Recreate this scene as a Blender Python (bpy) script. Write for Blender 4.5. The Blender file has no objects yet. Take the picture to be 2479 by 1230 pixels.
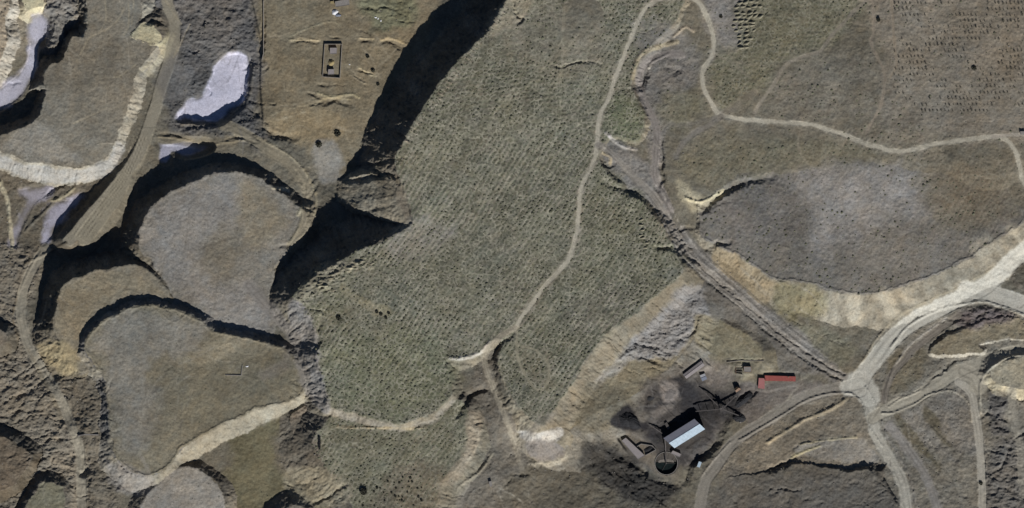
import bpy, math, random
import numpy as np
from mathutils import Vector

# ------------------------------------------------------------------ camera, sky, sun, exposure
S = bpy.context.scene
COL = S.collection
CX, CY, MPP = 1239.5, 615.0, 0.5            # photograph centre in its own pixels, metres per pixel
cam_d = bpy.data.cameras.new('camera')
cam_d.type = 'ORTHO'; cam_d.ortho_scale = 2479 * MPP
cam_d.clip_start = 1; cam_d.clip_end = 5000
cam = bpy.data.objects.new('camera', cam_d); COL.objects.link(cam)
cam.location = (0, 0, 900); S.camera = cam
SUN_EL = math.radians(30)
TS = Vector((0.34, -0.94, 0)).normalized()
TS = Vector((TS.x*math.cos(SUN_EL), TS.y*math.cos(SUN_EL), math.sin(SUN_EL)))
w = bpy.data.worlds.new('World'); S.world = w; w.use_nodes = True
wn = w.node_tree; sky = wn.nodes.new('ShaderNodeTexSky'); sky.sky_type = 'NISHITA'
sky.sun_disc = False; sky.sun_elevation = SUN_EL; sky.sun_rotation = math.atan2(TS.x, TS.y)
sky.altitude = 1500; sky.air_density = 0.6; sky.dust_density = 0.2; sky.ozone_density = 1.5
wn.links.new(sky.outputs[0], wn.nodes['Background'].inputs[0]); wn.nodes['Background'].inputs[1].default_value = 0.05
sl = bpy.data.lights.new('sun', 'SUN'); sl.energy = 5.0; sl.angle = math.radians(0.5); sl.color = (1, 0.98, 0.95)
so = bpy.data.objects.new('sun', sl); COL.objects.link(so); so.rotation_euler = TS.to_track_quat('Z', 'Y').to_euler()
S.view_settings.view_transform = 'Standard'; S.view_settings.look = 'None'
S.view_settings.exposure = -0.2; S.view_settings.gamma = 1.0
S.cycles.max_bounces = 4; S.cycles.diffuse_bounces = 1
S.cycles.filter_width = 1.5

rng = np.random.default_rng(7); random.seed(7)
def W(x, y): return ((x-CX)*MPP, (CY-y)*MPP)

# ------------------------------------------------------------------ noise
TAB = rng.random((16, 256, 256))
def vnoise(x, y, sc, seed=0):
    a = seed*1.7+0.6; c, s = math.cos(a), math.sin(a)
    u = (x*c-y*s)/sc+seed*13.7+500; v = (x*s+y*c)/sc+seed*7.3+500
    i = np.floor(u); j = np.floor(v); fu = u-i; fv = v-j
    fu = fu*fu*(3-2*fu); fv = fv*fv*(3-2*fv)
    i = i.astype(np.int64) & 255; j = j.astype(np.int64) & 255; i1 = (i+1) & 255; j1 = (j+1) & 255
    T = TAB[seed % 16]
    return (T[i, j]*(1-fu)*(1-fv)+T[i1, j]*fu*(1-fv)+T[i, j1]*(1-fu)*fv+T[i1, j1]*fu*fv)*2-1
def fbm(x, y, sc, octv=4, seed=0, gain=0.5):
    r = 0; a = 1; t = 0
    for k in range(octv):
        r = r+a*vnoise(x, y, sc/2**k, seed+k); t += a; a *= gain
    return r/t*1.6
def sm(a, b, x):
    t = np.clip((x-a)/(b-a), 0, 1); return t*t*(3-2*t)

# ------------------------------------------------------------------ grids (photograph pixels)
ST = 1.55
def axis(lo, hi):
    core = np.arange(lo, hi+ST, ST); out = []; d = ST
    for k in range(40): d *= 1.22; out.append(d)
    out = np.cumsum(out)
    return np.concatenate([core[0]-out[::-1], core, core[-1]+out])
XA = axis(-75, 2554); YA = axis(-75, 1305)
NX, NY = len(XA), len(YA)
X, Y = np.meshgrid(XA, YA)
CS = 4.0; OX, OY = -240.0, -240.0
GXA = np.arange(OX, 2724, CS); GYA = np.arange(OY, 1474, CS)
XC = np.clip(X, -200, 2680); YC = np.clip(Y, -200, 1430)
# natural irregularity of every outline
WX = XC+fbm(X, Y, 24, 4, 1, .6)*4.4+vnoise(X, Y, 5, 5)*1.5; WY = YC+fbm(X, Y, 24, 4, 9, .6)*4.4+vnoise(X, Y, 5, 7)*1.5
SX = XC+fbm(X, Y, 40, 2, 3)*1.3; SY = YC+fbm(X, Y, 40, 2, 6)*1.3

def crom(p, closed, n=4):
    p = np.array(p, float); N = len(p); out = []
    rng_ = range(N if closed else N-1)
    for i in rng_:
        if closed: a, b, c, d = p[(i-1) % N], p[i], p[(i+1) % N], p[(i+2) % N]
        else: a, b, c, d = p[max(i-1, 0)], p[i], p[i+1], p[min(i+2, N-1)]
        for k in range(n):
            t = k/n
            out.append(0.5*((2*b)+(c-a)*t+(2*a-5*b+4*c-d)*t*t+(3*b-a-3*c+d)*t**3))
    if not closed: out.append(p[-1])
    return np.array(out)

def field(pts, closed, margin, smooth=3):
    """signed distance (closed) or distance (open) near the outline, nearest point and extra values, on the coarse grid"""
    P = crom(pts, closed, smooth) if smooth else np.array(pts, float)
    V = P[:, 2:]
    x0, y0 = P[:, 0].min()-margin, P[:, 1].min()-margin; x1, y1 = P[:, 0].max()+margin, P[:, 1].max()+margin
    j0 = int(np.clip((x0-OX)//CS, 0, len(GXA)-2)); j1 = int(np.clip((x1-OX)//CS+2, 2, len(GXA)))
    i0 = int(np.clip((y0-OY)//CS, 0, len(GYA)-2)); i1 = int(np.clip((y1-OY)//CS+2, 2, len(GYA)))
    gx, gy = np.meshgrid(GXA[j0:j1], GYA[i0:i1])
    best = np.full(gx.shape, 1e12); nx = gx.copy(); ny = gy.copy(); vals = [np.zeros(gx.shape) for _ in range(V.shape[1])]
    inside = np.zeros(gx.shape, bool)
    N = len(P)
    for k in range(N if closed else N-1):
        ax, ay = P[k, :2]; bx, by = P[(k+1) % N, :2]; dx, dy = bx-ax, by-ay; L = dx*dx+dy*dy+1e-9
        t = np.clip(((gx-ax)*dx+(gy-ay)*dy)/L, 0, 1)
        px = ax+t*dx; py = ay+t*dy; d = (gx-px)**2+(gy-py)**2
        m = d < best
        best = np.where(m, d, best); nx = np.where(m, px, nx); ny = np.where(m, py, ny)
        for q in range(V.shape[1]):
            vals[q] = np.where(m, V[k, q]*(1-t)+V[(k+1) % N, q]*t, vals[q])
        if closed and (ay != by):
            c = ((ay > gy) != (by > gy)) & (gx < (bx-ax)*(gy-ay)/(by-ay)+ax); inside ^= c
    d = np.sqrt(best)
    if closed: d = np.where(inside, -d, d)
    # the fine window this covers
    fx0, fx1 = GXA[j0], GXA[j1-1]; fy0, fy1 = GYA[i0], GYA[i1-1]
    c0 = 0 if j0 == 0 else np.searchsorted(XA, fx0+8); c1 = NX if j1 >= len(GXA) else np.searchsorted(XA, fx1-8)
    r0 = 0 if i0 == 0 else np.searchsorted(YA, fy0+8); r1 = NY if i1 >= len(GYA) else np.searchsorted(YA, fy1-8)
    return (slice(r0, r1), slice(c0, c1)), (i0, j0), [d, nx, ny]+vals

def samp(F, warp='w'):
    sl_, (i0, j0), arrs = F
    A, B = (WX, WY) if warp == 'w' else (SX, SY) if warp == 's' else (XC, YC)
    u = (A[sl_]-OX)/CS-j0; v = (B[sl_]-OY)/CS-i0
    h, w_ = arrs[0].shape
    u = np.clip(u, 0, w_-1.001); v = np.clip(v, 0, h-1.001)
    i = v.astype(int); j = u.astype(int); fu = u-j; fv = v-i
    return sl_, [a[i, j]*(1-fu)*(1-fv)+a[i, j+1]*fu*(1-fv)+a[i+1, j]*(1-fu)*fv+a[i+1, j+1]*fu*fv for a in arrs]

# ------------------------------------------------------------------ base level
CP = [(0,500,3),(60,200,2),(60,40,3),(90,0,6),(10,100,3),(480,260,7),(560,200,6),(450,60,9),(600,60,9),(400,130,9),(350,330,10),(420,340,8),
 (560,330,19),(650,380,20),(480,350,16),(720,440,21),(745,520,18),(640,60,13),(700,150,14),(820,150,14),(900,80,15),(950,0,16),(700,300,14),(820,300,14),(780,420,13),
 (620,200,11),(240,500,4),(100,520,1),(60,560,2),(170,620,4),(60,700,5),(40,820,8),(110,900,10),(150,1000,13),(190,1100,14),(190,1200,14),(20,1000,14),(30,1180,16),
 (240,1180,24),(230,1060,30),(235,980,32),(215,920,30),(180,960,20),(300,1200,24),(600,1080,24),(600,1200,22),(680,1150,22),(740,1010,27),(700,960,30),(740,850,33),(690,760,31),(790,1200,30),(850,1220,30),(1000,1220,32),
 (1180,1150,33),(1250,1130,26),(1230,1000,40),(1180,880,46),(1320,1100,14),(1400,1080,8),(1330,1200,12),(1500,1050,4),(1500,950,16),(1600,830,24),(1680,740,26),(1760,800,14),(1650,900,7),
 (1700,1000,3),(1850,950,5),(2080,930,6),(1760,1080,2),(1600,1130,2),(1850,1100,4),(1950,1000,4),(2000,860,8),(2200,780,8),(2440,700,8),(2479,900,7),(2300,850,5),(2300,1000,4),(2200,1100,3),(2380,1100,4),
 (2450,1100,2),(1950,1180,8),(2100,1180,8),(1700,1200,4),(1550,1180,4),(1640,570,38),(1600,450,43),(1570,300,45),(1560,180,44),(1760,700,24),(1900,800,12),(1700,620,32),(1530,440,47),(1640,400,44),(1620,200,45),(1480,370,50),
 (1650,300,44),(1650,150,44),(1800,200,46),(2100,150,46),(2400,150,46),(2400,350,44),(1900,300,44),(1650,20,48),(1400,50,56),(1300,400,50)]
def base():
    gx, gy = np.meshgrid(GXA, GYA); num = 0; den = 0
    for x, y, z in CP:
        wgt = 1/((gx-x)**2+(gy-y)**2+900)**1.7; num = num+wgt*z; den = den+wgt
    return ((slice(0, NY), slice(0, NX)), (0, 0), [num/den])
H = samp(base())[1][0]

def lin(c):
    c = np.array(c, float)/255; return np.where(c <= 0.04045, c/12.92, ((c+0.055)/1.055)**2.4)
KALB = 0.78
def alb(c):
    a = lin(c)/KALB; return a+(a@np.array([.25,.6,.15])-a)*0.27
BASEC = (104, 98, 82)
C = np.empty((NY, NX, 3)); C[:] = alb(BASEC)
SCRUB = np.zeros((NY, NX)); ROUGH = np.full((NY, NX), 0.35); SMOOTH = np.zeros((NY, NX)); CLS = np.zeros((NY, NX), np.int32)
CLASSES = ['ground']
def newclass(n): CLASSES.append(n); return len(CLASSES)-1

def fill(poly, z, s=0.65, g=(0, 0), c0=None, top=None, slope=None, berm=0.0, rill=1.0, scrub=0.0, reach=230, cls='hill', rough=0.25, warp='w', rw=9, sN=None, slope2=(98,91,78), clip=None, knee=None, berm_s=False):
    sl_, (d, nx, ny) = samp(field(poly, True, reach), warp)
    ox, oy = XC[sl_]-nx, YC[sl_]-ny; ol = np.sqrt(ox*ox+oy*oy)+1e-3; ox = ox/ol; oy = oy/ol
    s0 = s
    if sN is not None: s = s+(sN-s)*sm(0.1, .9, -(ox*.55+oy*.83))
    xc, yc = c0 or (np.mean([p[0] for p in poly]), np.mean([p[1] for p in poly]))
    qx, qy = np.where(d < 0, XC[sl_], nx), np.where(d < 0, YC[sl_], ny)
    zt = z+g[0]*(qx-xc)/100+g[1]*(qy-yc)/100
    dm = np.maximum(d, 0)*MPP
    rn = fbm(nx, ny, rw, 3, 4)
    val = zt-s*dm*(1+0.10*fbm(nx, ny, 60, 2, 2)) - rill*np.abs(rn)*1.3*sm(0, 9, dm)
    if knee: val = val-knee[1]*np.maximum(dm-knee[0], 0)
    if clip is not None:
        cs, cv = samp(field(clip, True, 400), warp); full = np.full((NY, NX), 400.0); full[cs] = cv[0]
        val = val-1.6*np.maximum(full[sl_], 0)*MPP
    if berm: val = val+berm*np.exp(-((d+4)/2.4)**2)*(sm(-.3, .2, -oy) if berm_s else 1)
    h = H[sl_]; m = val > h
    inside = d < 0
    H[sl_] = np.where(m, val, h)
    ci = newclass(cls) if isinstance(cls, str) else cls
    CLS[sl_] = np.where(m, ci, CLS[sl_])
    if top is not None:
        e = (sm(2.5, -2.5, d)*m)[..., None]; C[sl_] = C[sl_]*(1-e)+alb(top)*e
    if slope is not None:
        e = (m & ~inside)[..., None]; fr = sm(-.35, .55, ox*.3+oy*.95)[..., None]; sc_ = (alb(slope2)*(1-fr)+alb(slope)*fr)*(1+0.17*fbm(nx, ny, 14, 3, 8)+0.22*fbm(X[sl_], Y[sl_], 24, 4, 5))[..., None]  # light painted in: slopes towards the sun coloured paler, slopes away darker
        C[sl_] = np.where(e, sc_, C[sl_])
    SCRUB[sl_] = np.where(m, np.where(inside, scrub, 0), SCRUB[sl_])
    ROUGH[sl_] = np.where(m, np.where(inside, rough, 0.30), ROUGH[sl_])
    return ci

def grade(line, hw, sf=0.6, sc=0.6, cls=None, col=None, soft=3, warp='s', reach=90, rel=0.0, dirt=0.0):
    """line of (x, y, z): makes an even bed at z, filling below and cutting above"""
    sl_, (d, nx, ny, z) = samp(field(line, False, reach, 3), warp)
    e = np.maximum(d-hw, 0)*MPP; n = fbm(nx, ny, 8, 2, 4)*0.6*sm(0, 5, e)
    h = H[sl_]; h2 = np.minimum(np.maximum(h, z+rel-sf*e+n*(sf > 0)), z+rel+sc*e+n)
    H[sl_] = h2
    k = sm(hw+2, hw-1, d); SMOOTH[sl_] = np.maximum(SMOOTH[sl_], k)
    SCRUB[sl_] *= (1-k)
    if col is not None: tint(sl_, d, hw, col, soft)
    if cls: CLS[sl_] = np.where(d < hw, newclass(cls), CLS[sl_])

def tint(sl_, d, hw, col, soft, k=1.0):
    wob = fbm(XC[sl_], YC[sl_], 12, 3, 11)*soft*0.6
    e = (k*sm(hw+soft, hw-soft, d+wob))[..., None]; C[sl_] = C[sl_]*(1-e)+alb(col)*e

def lane(line, hw, col, cls=None, soft=2.0, k=1.0, ruts=True, sink=0.15, shoulder=None):
    """a road or path worn into the ground as it lies"""
    sl_, (d, nx, ny) = samp(field(line, False, hw*3+30, 4), 's')
    if shoulder: tint(sl_, d, hw*2.0, shoulder, hw, 0.55)
    tint(sl_, d, hw, col, soft, k)
    kk = sm(hw+1.5, hw-1.5, d); SMOOTH[sl_] = np.maximum(SMOOTH[sl_], kk*k)
    H[sl_] -= kk*sink
    if ruts:
        r = (np.exp(-((d-hw*0.45)/(0.14*hw+0.4))**2)*0.26-np.exp(-(d/(0.2*hw+.3))**2)*.07)*k
        C[sl_] *= (1-r*(0.6+0.6*vnoise(nx, ny, 30, 3)))[..., None]
    SCRUB[sl_] *= (1-kk)
    if cls: CLS[sl_] = np.where(d < hw, newclass(cls), CLS[sl_])

def gully(line, wd, dep, col=None, taper=True):
    sl_, (d, nx, ny, t) = samp(field([(p[0], p[1], (math.sin(math.pi*min(max(i/(len(line)-1), 0.12), 0.88))) if taper else 1) for i, p in enumerate(line)], False, wd*2+26, 3), 'w')
    n = 1+0.35*vnoise(nx, ny, 7, 2)
    H[sl_] -= dep*np.clip(t, 0, 1)*np.maximum(0, 1-d/(wd*n))
    if col is not None: tint(sl_, d, wd*0.9, col, 3, 0.8)
def ridge(line, wd, h, col=None, k=0.85):
    sl_, (d, nx, ny) = samp(field(line, False, wd*2+26, 3), 's')
    n = 1+0.3*vnoise(nx, ny, 8, 2)
    H[sl_] += h*n*np.exp(-(d/(wd*0.6))**2)
    if col is not None: tint(sl_, d, wd*0.8, col, 2.5, k)
def paint(poly, col, soft=14, k=0.85, scrub=None, rough=None, warp='w', only=None):
    sl_, (d, nx, ny) = samp(field(poly, True, soft*2+20, 3), warp)
    wob = fbm(XC[sl_], YC[sl_], 34, 4, 12)*soft*0.8
    e = k*sm(soft, -soft, d+wob)
    if scrub is not None: SCRUB[sl_] = SCRUB[sl_]*(1-e)+scrub*e
    if rough is not None: ROUGH[sl_] = ROUGH[sl_]*(1-e)+rough*e
    e = e[..., None]
    if col is not None: C[sl_] = C[sl_]*(1-e)+alb(col)*e

# ------------------------------------------------------------------ base colours of the low ground
paint([(360,-60),(640,-60),(640,330),(560,330),(420,330),(400,250),(430,120)], (92,90,88), 24, .95, rough=.9)
paint([(630,-100),(1050,-100),(1000,180),(880,330),(840,430),(700,330),(625,290),(640,150)], (122,110,84), 14, 1, rough=.22)
paint([(640,290),(760,260),(840,300),(800,340),(690,340)], (140,122,86), 10, .7)
paint([(860,-60),(1010,-60),(990,60),(900,60)], (104,106,78), 16, .8, rough=.6)
paint([(755,345),(800,340),(830,380),(812,440),(775,430)], (130,126,116), 8, .9, rough=.05)
paint([(-60,-60),(90,-60),(80,30),(60,120),(-60,260)], (134,124,104), 14, .8)
paint([(-60,420),(250,420),(190,590),(110,620),(-60,640)], (104,94,76), 12, .9, rough=.5)
paint([(-60,640),(110,620),(60,760),(120,900),(180,1040),(190,1300),(-60,1300)], (120,111,94), 14, .95, rough=1.0)
paint([(100,900),(180,850),(260,900),(290,1300),(190,1300),(190,1060)], (110,101,84), 12, .9, rough=.9)
paint([(560,1040),(700,1000),(760,1060),(860,1240),(540,1240),(560,1120)], (104,96,66), 18, .9, rough=.3)
paint([(1180,830),(1300,1030),(1280,1300),(1040,1300),(1130,1120),(1140,960)], (108,100,86), 16, .9, rough=.6)
paint([(1260,1080),(1420,1040),(1600,1180),(1600,1300),(1240,1300)], (92,86,72), 20, .9, rough=.6)
paint([(1480,840),(1600,880),(1500,1030),(1380,1060),(1370,1010)], (116,106,80), 18, .9, rough=.4)
paint([(1830,770),(2060,820),(2030,900),(1940,905),(1780,860)], (108,104,84), 12, .9, rough=.5)
paint([(1900,950),(2070,950),(2130,1080),(2120,1140),(1760,1150),(1740,1100)], (122,112,94), 14, .9, rough=.5)
paint([(2120,800),(2260,740),(2500,760),(2500,1300),(2230,1300),(2120,1080),(2090,940)], (116,110,96), 14, .9, rough=.6)
paint([(1560,160),(1640,120),(1680,200),(1610,330),(1640,540),(2040,900),(1960,900),(1640,640),(1460,380),(1500,340),(1580,400),(1530,220)], (116,112,106), 8, .9, rough=.5)
paint([(1640,620),(1720,690),(1960,880),(1900,900),(1790,800),(1690,760),(1650,700)], (100,94,84), 10, .9, rough=.5)

# ------------------------------------------------------------------ spoil heaps, terraces and banks
# north-east upland
fill([(1600,-200),(2720,-200),(2720,500),(2500,500),(2430,420),(2200,390),(2050,360),(1900,350),(1760,330),(1690,340),(1640,300),(1690,160),(1640,60)], 43, .12, (-0.1,-0.8), c0=(2100,150), top=(112,104,86), slope=(112,104,86), slope2=(112,104,86), rill=0, scrub=.35, cls='upland', rough=.35, knee=(22, .8))
# big flat spoil heap in the east
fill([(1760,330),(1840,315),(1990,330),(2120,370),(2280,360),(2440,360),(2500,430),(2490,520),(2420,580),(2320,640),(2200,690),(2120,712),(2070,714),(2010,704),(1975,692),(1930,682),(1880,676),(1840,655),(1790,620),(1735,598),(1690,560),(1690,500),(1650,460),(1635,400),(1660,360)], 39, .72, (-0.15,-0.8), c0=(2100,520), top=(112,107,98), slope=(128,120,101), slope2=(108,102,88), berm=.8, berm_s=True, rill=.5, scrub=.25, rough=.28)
C_IDX = len(CLASSES)-1
# mid terrace under the central heap, south-east side
fill([(1660,690),(1700,760),(1660,850),(1560,940),(1440,1000),(1350,1060),(1320,1040),(1440,860),(1560,740),(1640,670)], 27, .36, (-2.0,-1.2), top=(128,116,88), slope=(118,112,98), rill=1.6, cls=0, rough=.35, rw=12)
fill([(1690,765),(1790,800),(1850,850),(1800,880),(1740,860),(1680,840)], 16, .3, (0,-2), top=(120,111,84), slope=(118,108,84), rill=.4, cls=0, rough=.25)
# lower planted terrace
fill([(770,1045),(790,1015),(830,1000),(900,990),(1090,960),(1135,1010),(1130,1075),(1112,1125),(1075,1160),(1060,1190),(1060,1240),(1060,1330),(880,1330),(860,1260),(840,1200),(800,1150),(768,1100),(756,1070)], 46, .55, (0,-0.9), top=(108,106,82), slope=(116,108,88), rill=.8, scrub=.8, reach=260, rough=.35)
B_IDX = len(CLASSES)-1
# central planted heap
A = [(1245,-190),(1225,-60),(1222,0),(1190,62),(1160,95),(1122,132),(1082,180),(1048,220),(1020,268),(992,310),(976,345),(958,385),(966,425),(985,470),(1000,530),(985,552),(930,582),(880,602),
 (832,625),(780,655),(738,688),(712,712),(722,745),(752,780),(768,815),(765,860),(778,910),(792,955),(800,985),(850,998),(910,1015),(970,1025),(1040,1002),(1092,958),(1085,900),(1085,872),(1140,868),(1172,842),(1195,822),
 (1215,830),(1205,880),(1222,930),(1262,990),(1300,1026),(1322,1022),(1352,970),(1385,930),(1420,870),(1462,812),(1520,775),(1580,720),(1640,672),(1655,650),(1625,590),(1600,545),(1560,500),(1520,465),(1470,420),(1452,370),(1480,330),(1540,340),(1560,300),(1540,230),(1525,210),(1545,150),(1600,90),(1650,20),(1680,-190)]
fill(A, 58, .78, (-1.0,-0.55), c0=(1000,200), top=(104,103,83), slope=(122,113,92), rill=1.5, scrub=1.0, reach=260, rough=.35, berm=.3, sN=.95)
A_IDX = len(CLASSES)-1
# gentler benches below the steep west faces of the central heap
fill([(985,440),(1002,535),(990,548),(968,500),(958,440)], 54, .52, top=(112,102,84), slope=(130,120,98), slope2=(130,120,98), rill=.7, cls=A_IDX, reach=220, rough=.5, clip=[(820,436),(990,424),(1010,540),(990,548),(830,492),(800,470)])
fill([(720,720),(770,800),(770,900),(792,975),(770,960),(745,880),(735,800),(700,740)], 42, .5, (0,-1), top=(128,122,112), slope=(124,118,110), rill=2.2, cls=A_IDX, reach=120, rough=.9)
# north-west
fill([(-190,-190),(60,-190),(38,-40),(24,10),(12,50),(18,90),(2,140),(-40,200),(-190,300)], 15, .7, top=(150,134,108), slope=(164,156,138), rill=1.8, cls='hill', rough=.6)
fill([(58,-60),(105,-60),(104,8),(84,30),(58,12)], 11, .6, top=(178,170,132), slope=(170,160,128), rill=.4, cls=0, rough=.1)
fill([(105,-100),(200,-100),(196,20),(160,60),(140,110),(112,110),(112,60),(100,20)], 9, .5, top=(116,112,104), slope=(110,106,98), rill=.8, cls=0, rough=1.0)
L1 = [(205,-190),(325,-190),(335,-30),(345,20),(330,62),(312,85),(330,98),(372,95),(384,108),(362,135),(342,160),(332,168),(322,205),(312,250),(298,288),(284,318),(278,345),(258,378),(222,398),(170,406),(120,396),(60,388),(0,366),(-190,330),(-190,300),(-60,335),(0,328),(60,305),(88,290),(104,250),(114,215),(106,196),(118,158),(150,150),(164,118),(178,90),(212,62)]
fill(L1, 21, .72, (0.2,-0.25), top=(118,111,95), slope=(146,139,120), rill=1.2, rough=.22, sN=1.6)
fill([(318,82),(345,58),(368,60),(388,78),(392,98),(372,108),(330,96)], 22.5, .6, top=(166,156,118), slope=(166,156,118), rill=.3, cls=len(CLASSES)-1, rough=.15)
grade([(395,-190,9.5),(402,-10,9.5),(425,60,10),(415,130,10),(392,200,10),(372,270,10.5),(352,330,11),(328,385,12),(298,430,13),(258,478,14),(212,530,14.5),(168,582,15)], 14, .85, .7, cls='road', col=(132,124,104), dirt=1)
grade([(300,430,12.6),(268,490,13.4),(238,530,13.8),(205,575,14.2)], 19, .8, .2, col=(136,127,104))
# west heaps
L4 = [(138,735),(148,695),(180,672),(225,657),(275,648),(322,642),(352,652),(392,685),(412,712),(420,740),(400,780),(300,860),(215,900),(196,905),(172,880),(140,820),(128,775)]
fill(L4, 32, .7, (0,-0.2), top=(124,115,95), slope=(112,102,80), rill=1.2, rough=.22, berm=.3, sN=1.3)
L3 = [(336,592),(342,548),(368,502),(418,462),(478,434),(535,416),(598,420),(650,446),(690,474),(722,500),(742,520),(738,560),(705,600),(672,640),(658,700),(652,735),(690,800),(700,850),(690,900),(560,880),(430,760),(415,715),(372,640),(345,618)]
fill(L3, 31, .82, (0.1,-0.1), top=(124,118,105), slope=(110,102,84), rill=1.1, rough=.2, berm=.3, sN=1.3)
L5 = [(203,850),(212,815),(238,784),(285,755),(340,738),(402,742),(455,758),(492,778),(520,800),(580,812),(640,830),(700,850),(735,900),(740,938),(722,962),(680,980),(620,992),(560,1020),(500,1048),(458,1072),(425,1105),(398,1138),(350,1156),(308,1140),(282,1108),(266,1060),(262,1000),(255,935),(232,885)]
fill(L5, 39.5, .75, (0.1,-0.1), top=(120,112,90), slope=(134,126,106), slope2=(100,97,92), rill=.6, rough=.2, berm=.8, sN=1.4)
L5_IDX = len(CLASSES)-1
fill([(395,1160),(415,1140),(450,1128),(490,1142),(525,1170),(545,1205),(538,1250),(500,1330),(330,1330),(330,1240),(370,1180)], 32, .7, top=(138,130,116), slope=(120,110,90), rill=.8, rough=.15, berm=.3)
fill([(90,1185),(105,1165),(150,1180),(160,1250),(150,1330),(30,1330),(60,1230)], 26, .8, top=(120,116,92), slope=(150,136,110), rill=.8, rough=.3)
fill([(-80,1060),(0,1055),(40,1075),(78,1100),(60,1140),(20,1180),(-80,1200)], 27, .8, top=(112,98,78), slope=(100,88,68), rill=1.2, rough=.6, cls='hill')
fill([(665,1330),(660,1260),(700,1225),(745,1230),(770,1262),(790,1330)], 34, .6, top=(112,104,90), slope=(120,112,96), rill=.5, cls='hill')
fill([(-60,800),(0,800),(18,815),(0,840),(-60,850)], 22, .9, top=(110,100,84), slope=(100,92,76), cls=0)

# village terrace with its west bank
sl_, (d, nx, ny) = samp(field([(636,-190),(1300,-190),(1300,500),(900,560),(740,480),(660,400),(640,340),(636,280),(630,200),(634,100)], True, 60), 's')
H[sl_] += 3.5*sm(4, -3, d)*sm(420, 230, YC[sl_])
# SE banks
fill([(1640,1330),(1650,1220),(1740,1165),(1800,1152),(1850,1146),(1895,1128),(1930,1122),(2050,1142),(2122,1150),(2150,1330)], 9.5, .35, (2.6,-0.5), c0=(1960,1135), sN=1.6, clip=[(1500,1000),(2122,1000),(2138,1150),(2165,1400),(1500,1400)], top=(98,92,80), slope=(98,92,80), rill=1, cls='hill', rough=.5)
fill([(1935,1080),(2060,1065),(2085,1075),(2110,1110),(2115,1128),(2000,1122),(1930,1105)], 6, .5, top=(136,130,112), slope=(140,130,104), rill=.4, cls=0, rough=.1)
fill([(2255,851),(2270,856),(2380,852),(2370,835),(2440,820),(2520,820),(2520,780),(2420,770),(2320,800),(2262,836)], 9, .9, top=(122,112,88), slope=(158,151,132), rill=.7, cls=0, rough=.5)
fill([(2395,905),(2412,880),(2450,868),(2520,866),(2520,930),(2470,940),(2420,930)], 13, .5, top=(150,142,118), slope=(176,164,130), rill=1.0, cls='hill', rough=.4)
fill([(2450,640),(2520,620),(2520,700),(2470,690)], 11, .6, top=(90,84,70), slope=(100,92,78), rill=1, cls='hill', rough=.6)
# side benches west of the lower terrace
fill([(700,1010),(740,985),(760,1000),(750,1040),(720,1060)], 33, .4, top=(118,104,84), slope=(100,90,72), rill=2, cls=0, rough=.9)
# ------------------------------------------------------------------ surface colours of the tops
paint([(1900,440),(1960,395),(2050,400),(2180,405),(2240,460),(2220,520),(2120,550),(2060,600),(1980,590),(1960,540),(1930,480)], (136,131,124), 30, .75, scrub=.1)
paint([(1720,500),(1870,430),(1940,480),(1960,540),(1880,600),(1780,560)], (104,98,90), 16, .8)
paint([(1650,370),(1780,330),(2000,340),(2160,380),(1900,410),(1760,440),(1680,450)], (102,95,72), 22, .8, scrub=.4)
paint([(2230,420),(2440,380),(2480,500),(2350,560),(2260,520)], (110,100,80), 26, .8, scrub=.3)
paint([(2300,430),(2400,420),(2400,490),(2330,500)], (98,86,66), 16, .5)
paint([(1800,310),(2040,330),(2300,340),(2440,345),(2150,345),(1980,320)], (122,112,94), 14, .5)
paint([(1780,-60),(2110,-60),(2060,60),(1980,120),(1900,150),(1870,200),(1760,270),(1720,200),(1740,60)], (103,99,74), 30, .9, scrub=.7)
paint([(2110,-60),(2560,-60),(2560,320),(2140,300),(2140,130)], (125,115,98), 22, .85, scrub=.12)
paint([(1700,0),(1790,0),(1780,110),(1730,110)], (122,116,108), 16, .9, scrub=.1)
paint([(1895,170),(2100,130),(2130,280),(1990,300),(1880,280)], (110,104,90), 26, .8, scrub=.35)
paint([(1560,60),(1660,80),(1690,180),(1600,240),(1540,180)], (116,111,103), 20, .8, scrub=.15)
paint([(1250,30),(1500,60),(1470,140),(1360,180),(1200,120)], (116,108,88), 36, .7, scrub=.5)
paint([(1480,230),(1540,250),(1550,330),(1490,340),(1460,310)], (100,106,72), 14, .7)
paint([(1590,230),(1640,210),(1690,230),(1670,300),(1610,300)], (104,100,76), 20, .7, scrub=.4)
paint([(1090,620),(1300,500),(1380,620),(1200,800),(1100,850),(980,780)], (114,113,92), 40, .5)
paint([(780,850),(1000,800),(1080,860),(1080,950),(960,1010),(800,960)], (99,103,74), 30, .7)
paint([(1500,430),(1640,620),(1600,680),(1480,780),(1300,940),(1240,840),(1400,640),(1430,450)], (102,101,77), 30, .7)
paint([(1380,720),(1500,680),(1560,700),(1440,800),(1380,800)], (104,98,84), 26, .5)
paint([(1250,860),(1340,860),(1340,930),(1290,960)], (110,103,80), 16, .6)
paint([(985,540),(1060,530),(1100,570),(1000,620),(930,600)], (126,122,110), 16, .7, scrub=.5)
paint([(830,690),(880,720),(950,745),(930,765),(870,740),(828,705)], (146,134,96), 7, .6, scrub=.3)
paint([(725,740),(800,700),(860,730),(840,790),(770,800)], (104,101,72), 18, .6)
paint([(780,640),(720,710),(735,730),(800,680),(880,630)], (134,124,98), 9, .7, scrub=.2, rough=1.3)
paint([(1210,10),(1270,-20),(1290,20),(1250,50),(1190,90)], (150,138,110), 10, .7, scrub=.2)
paint([(800,990),(850,1002),(930,1022),(980,1032),(1040,1012),(1095,965),(1100,975),(1045,1024),(980,1042),(900,1030),(800,1003)], (138,131,115), 4, .8, scrub=0)
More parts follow.
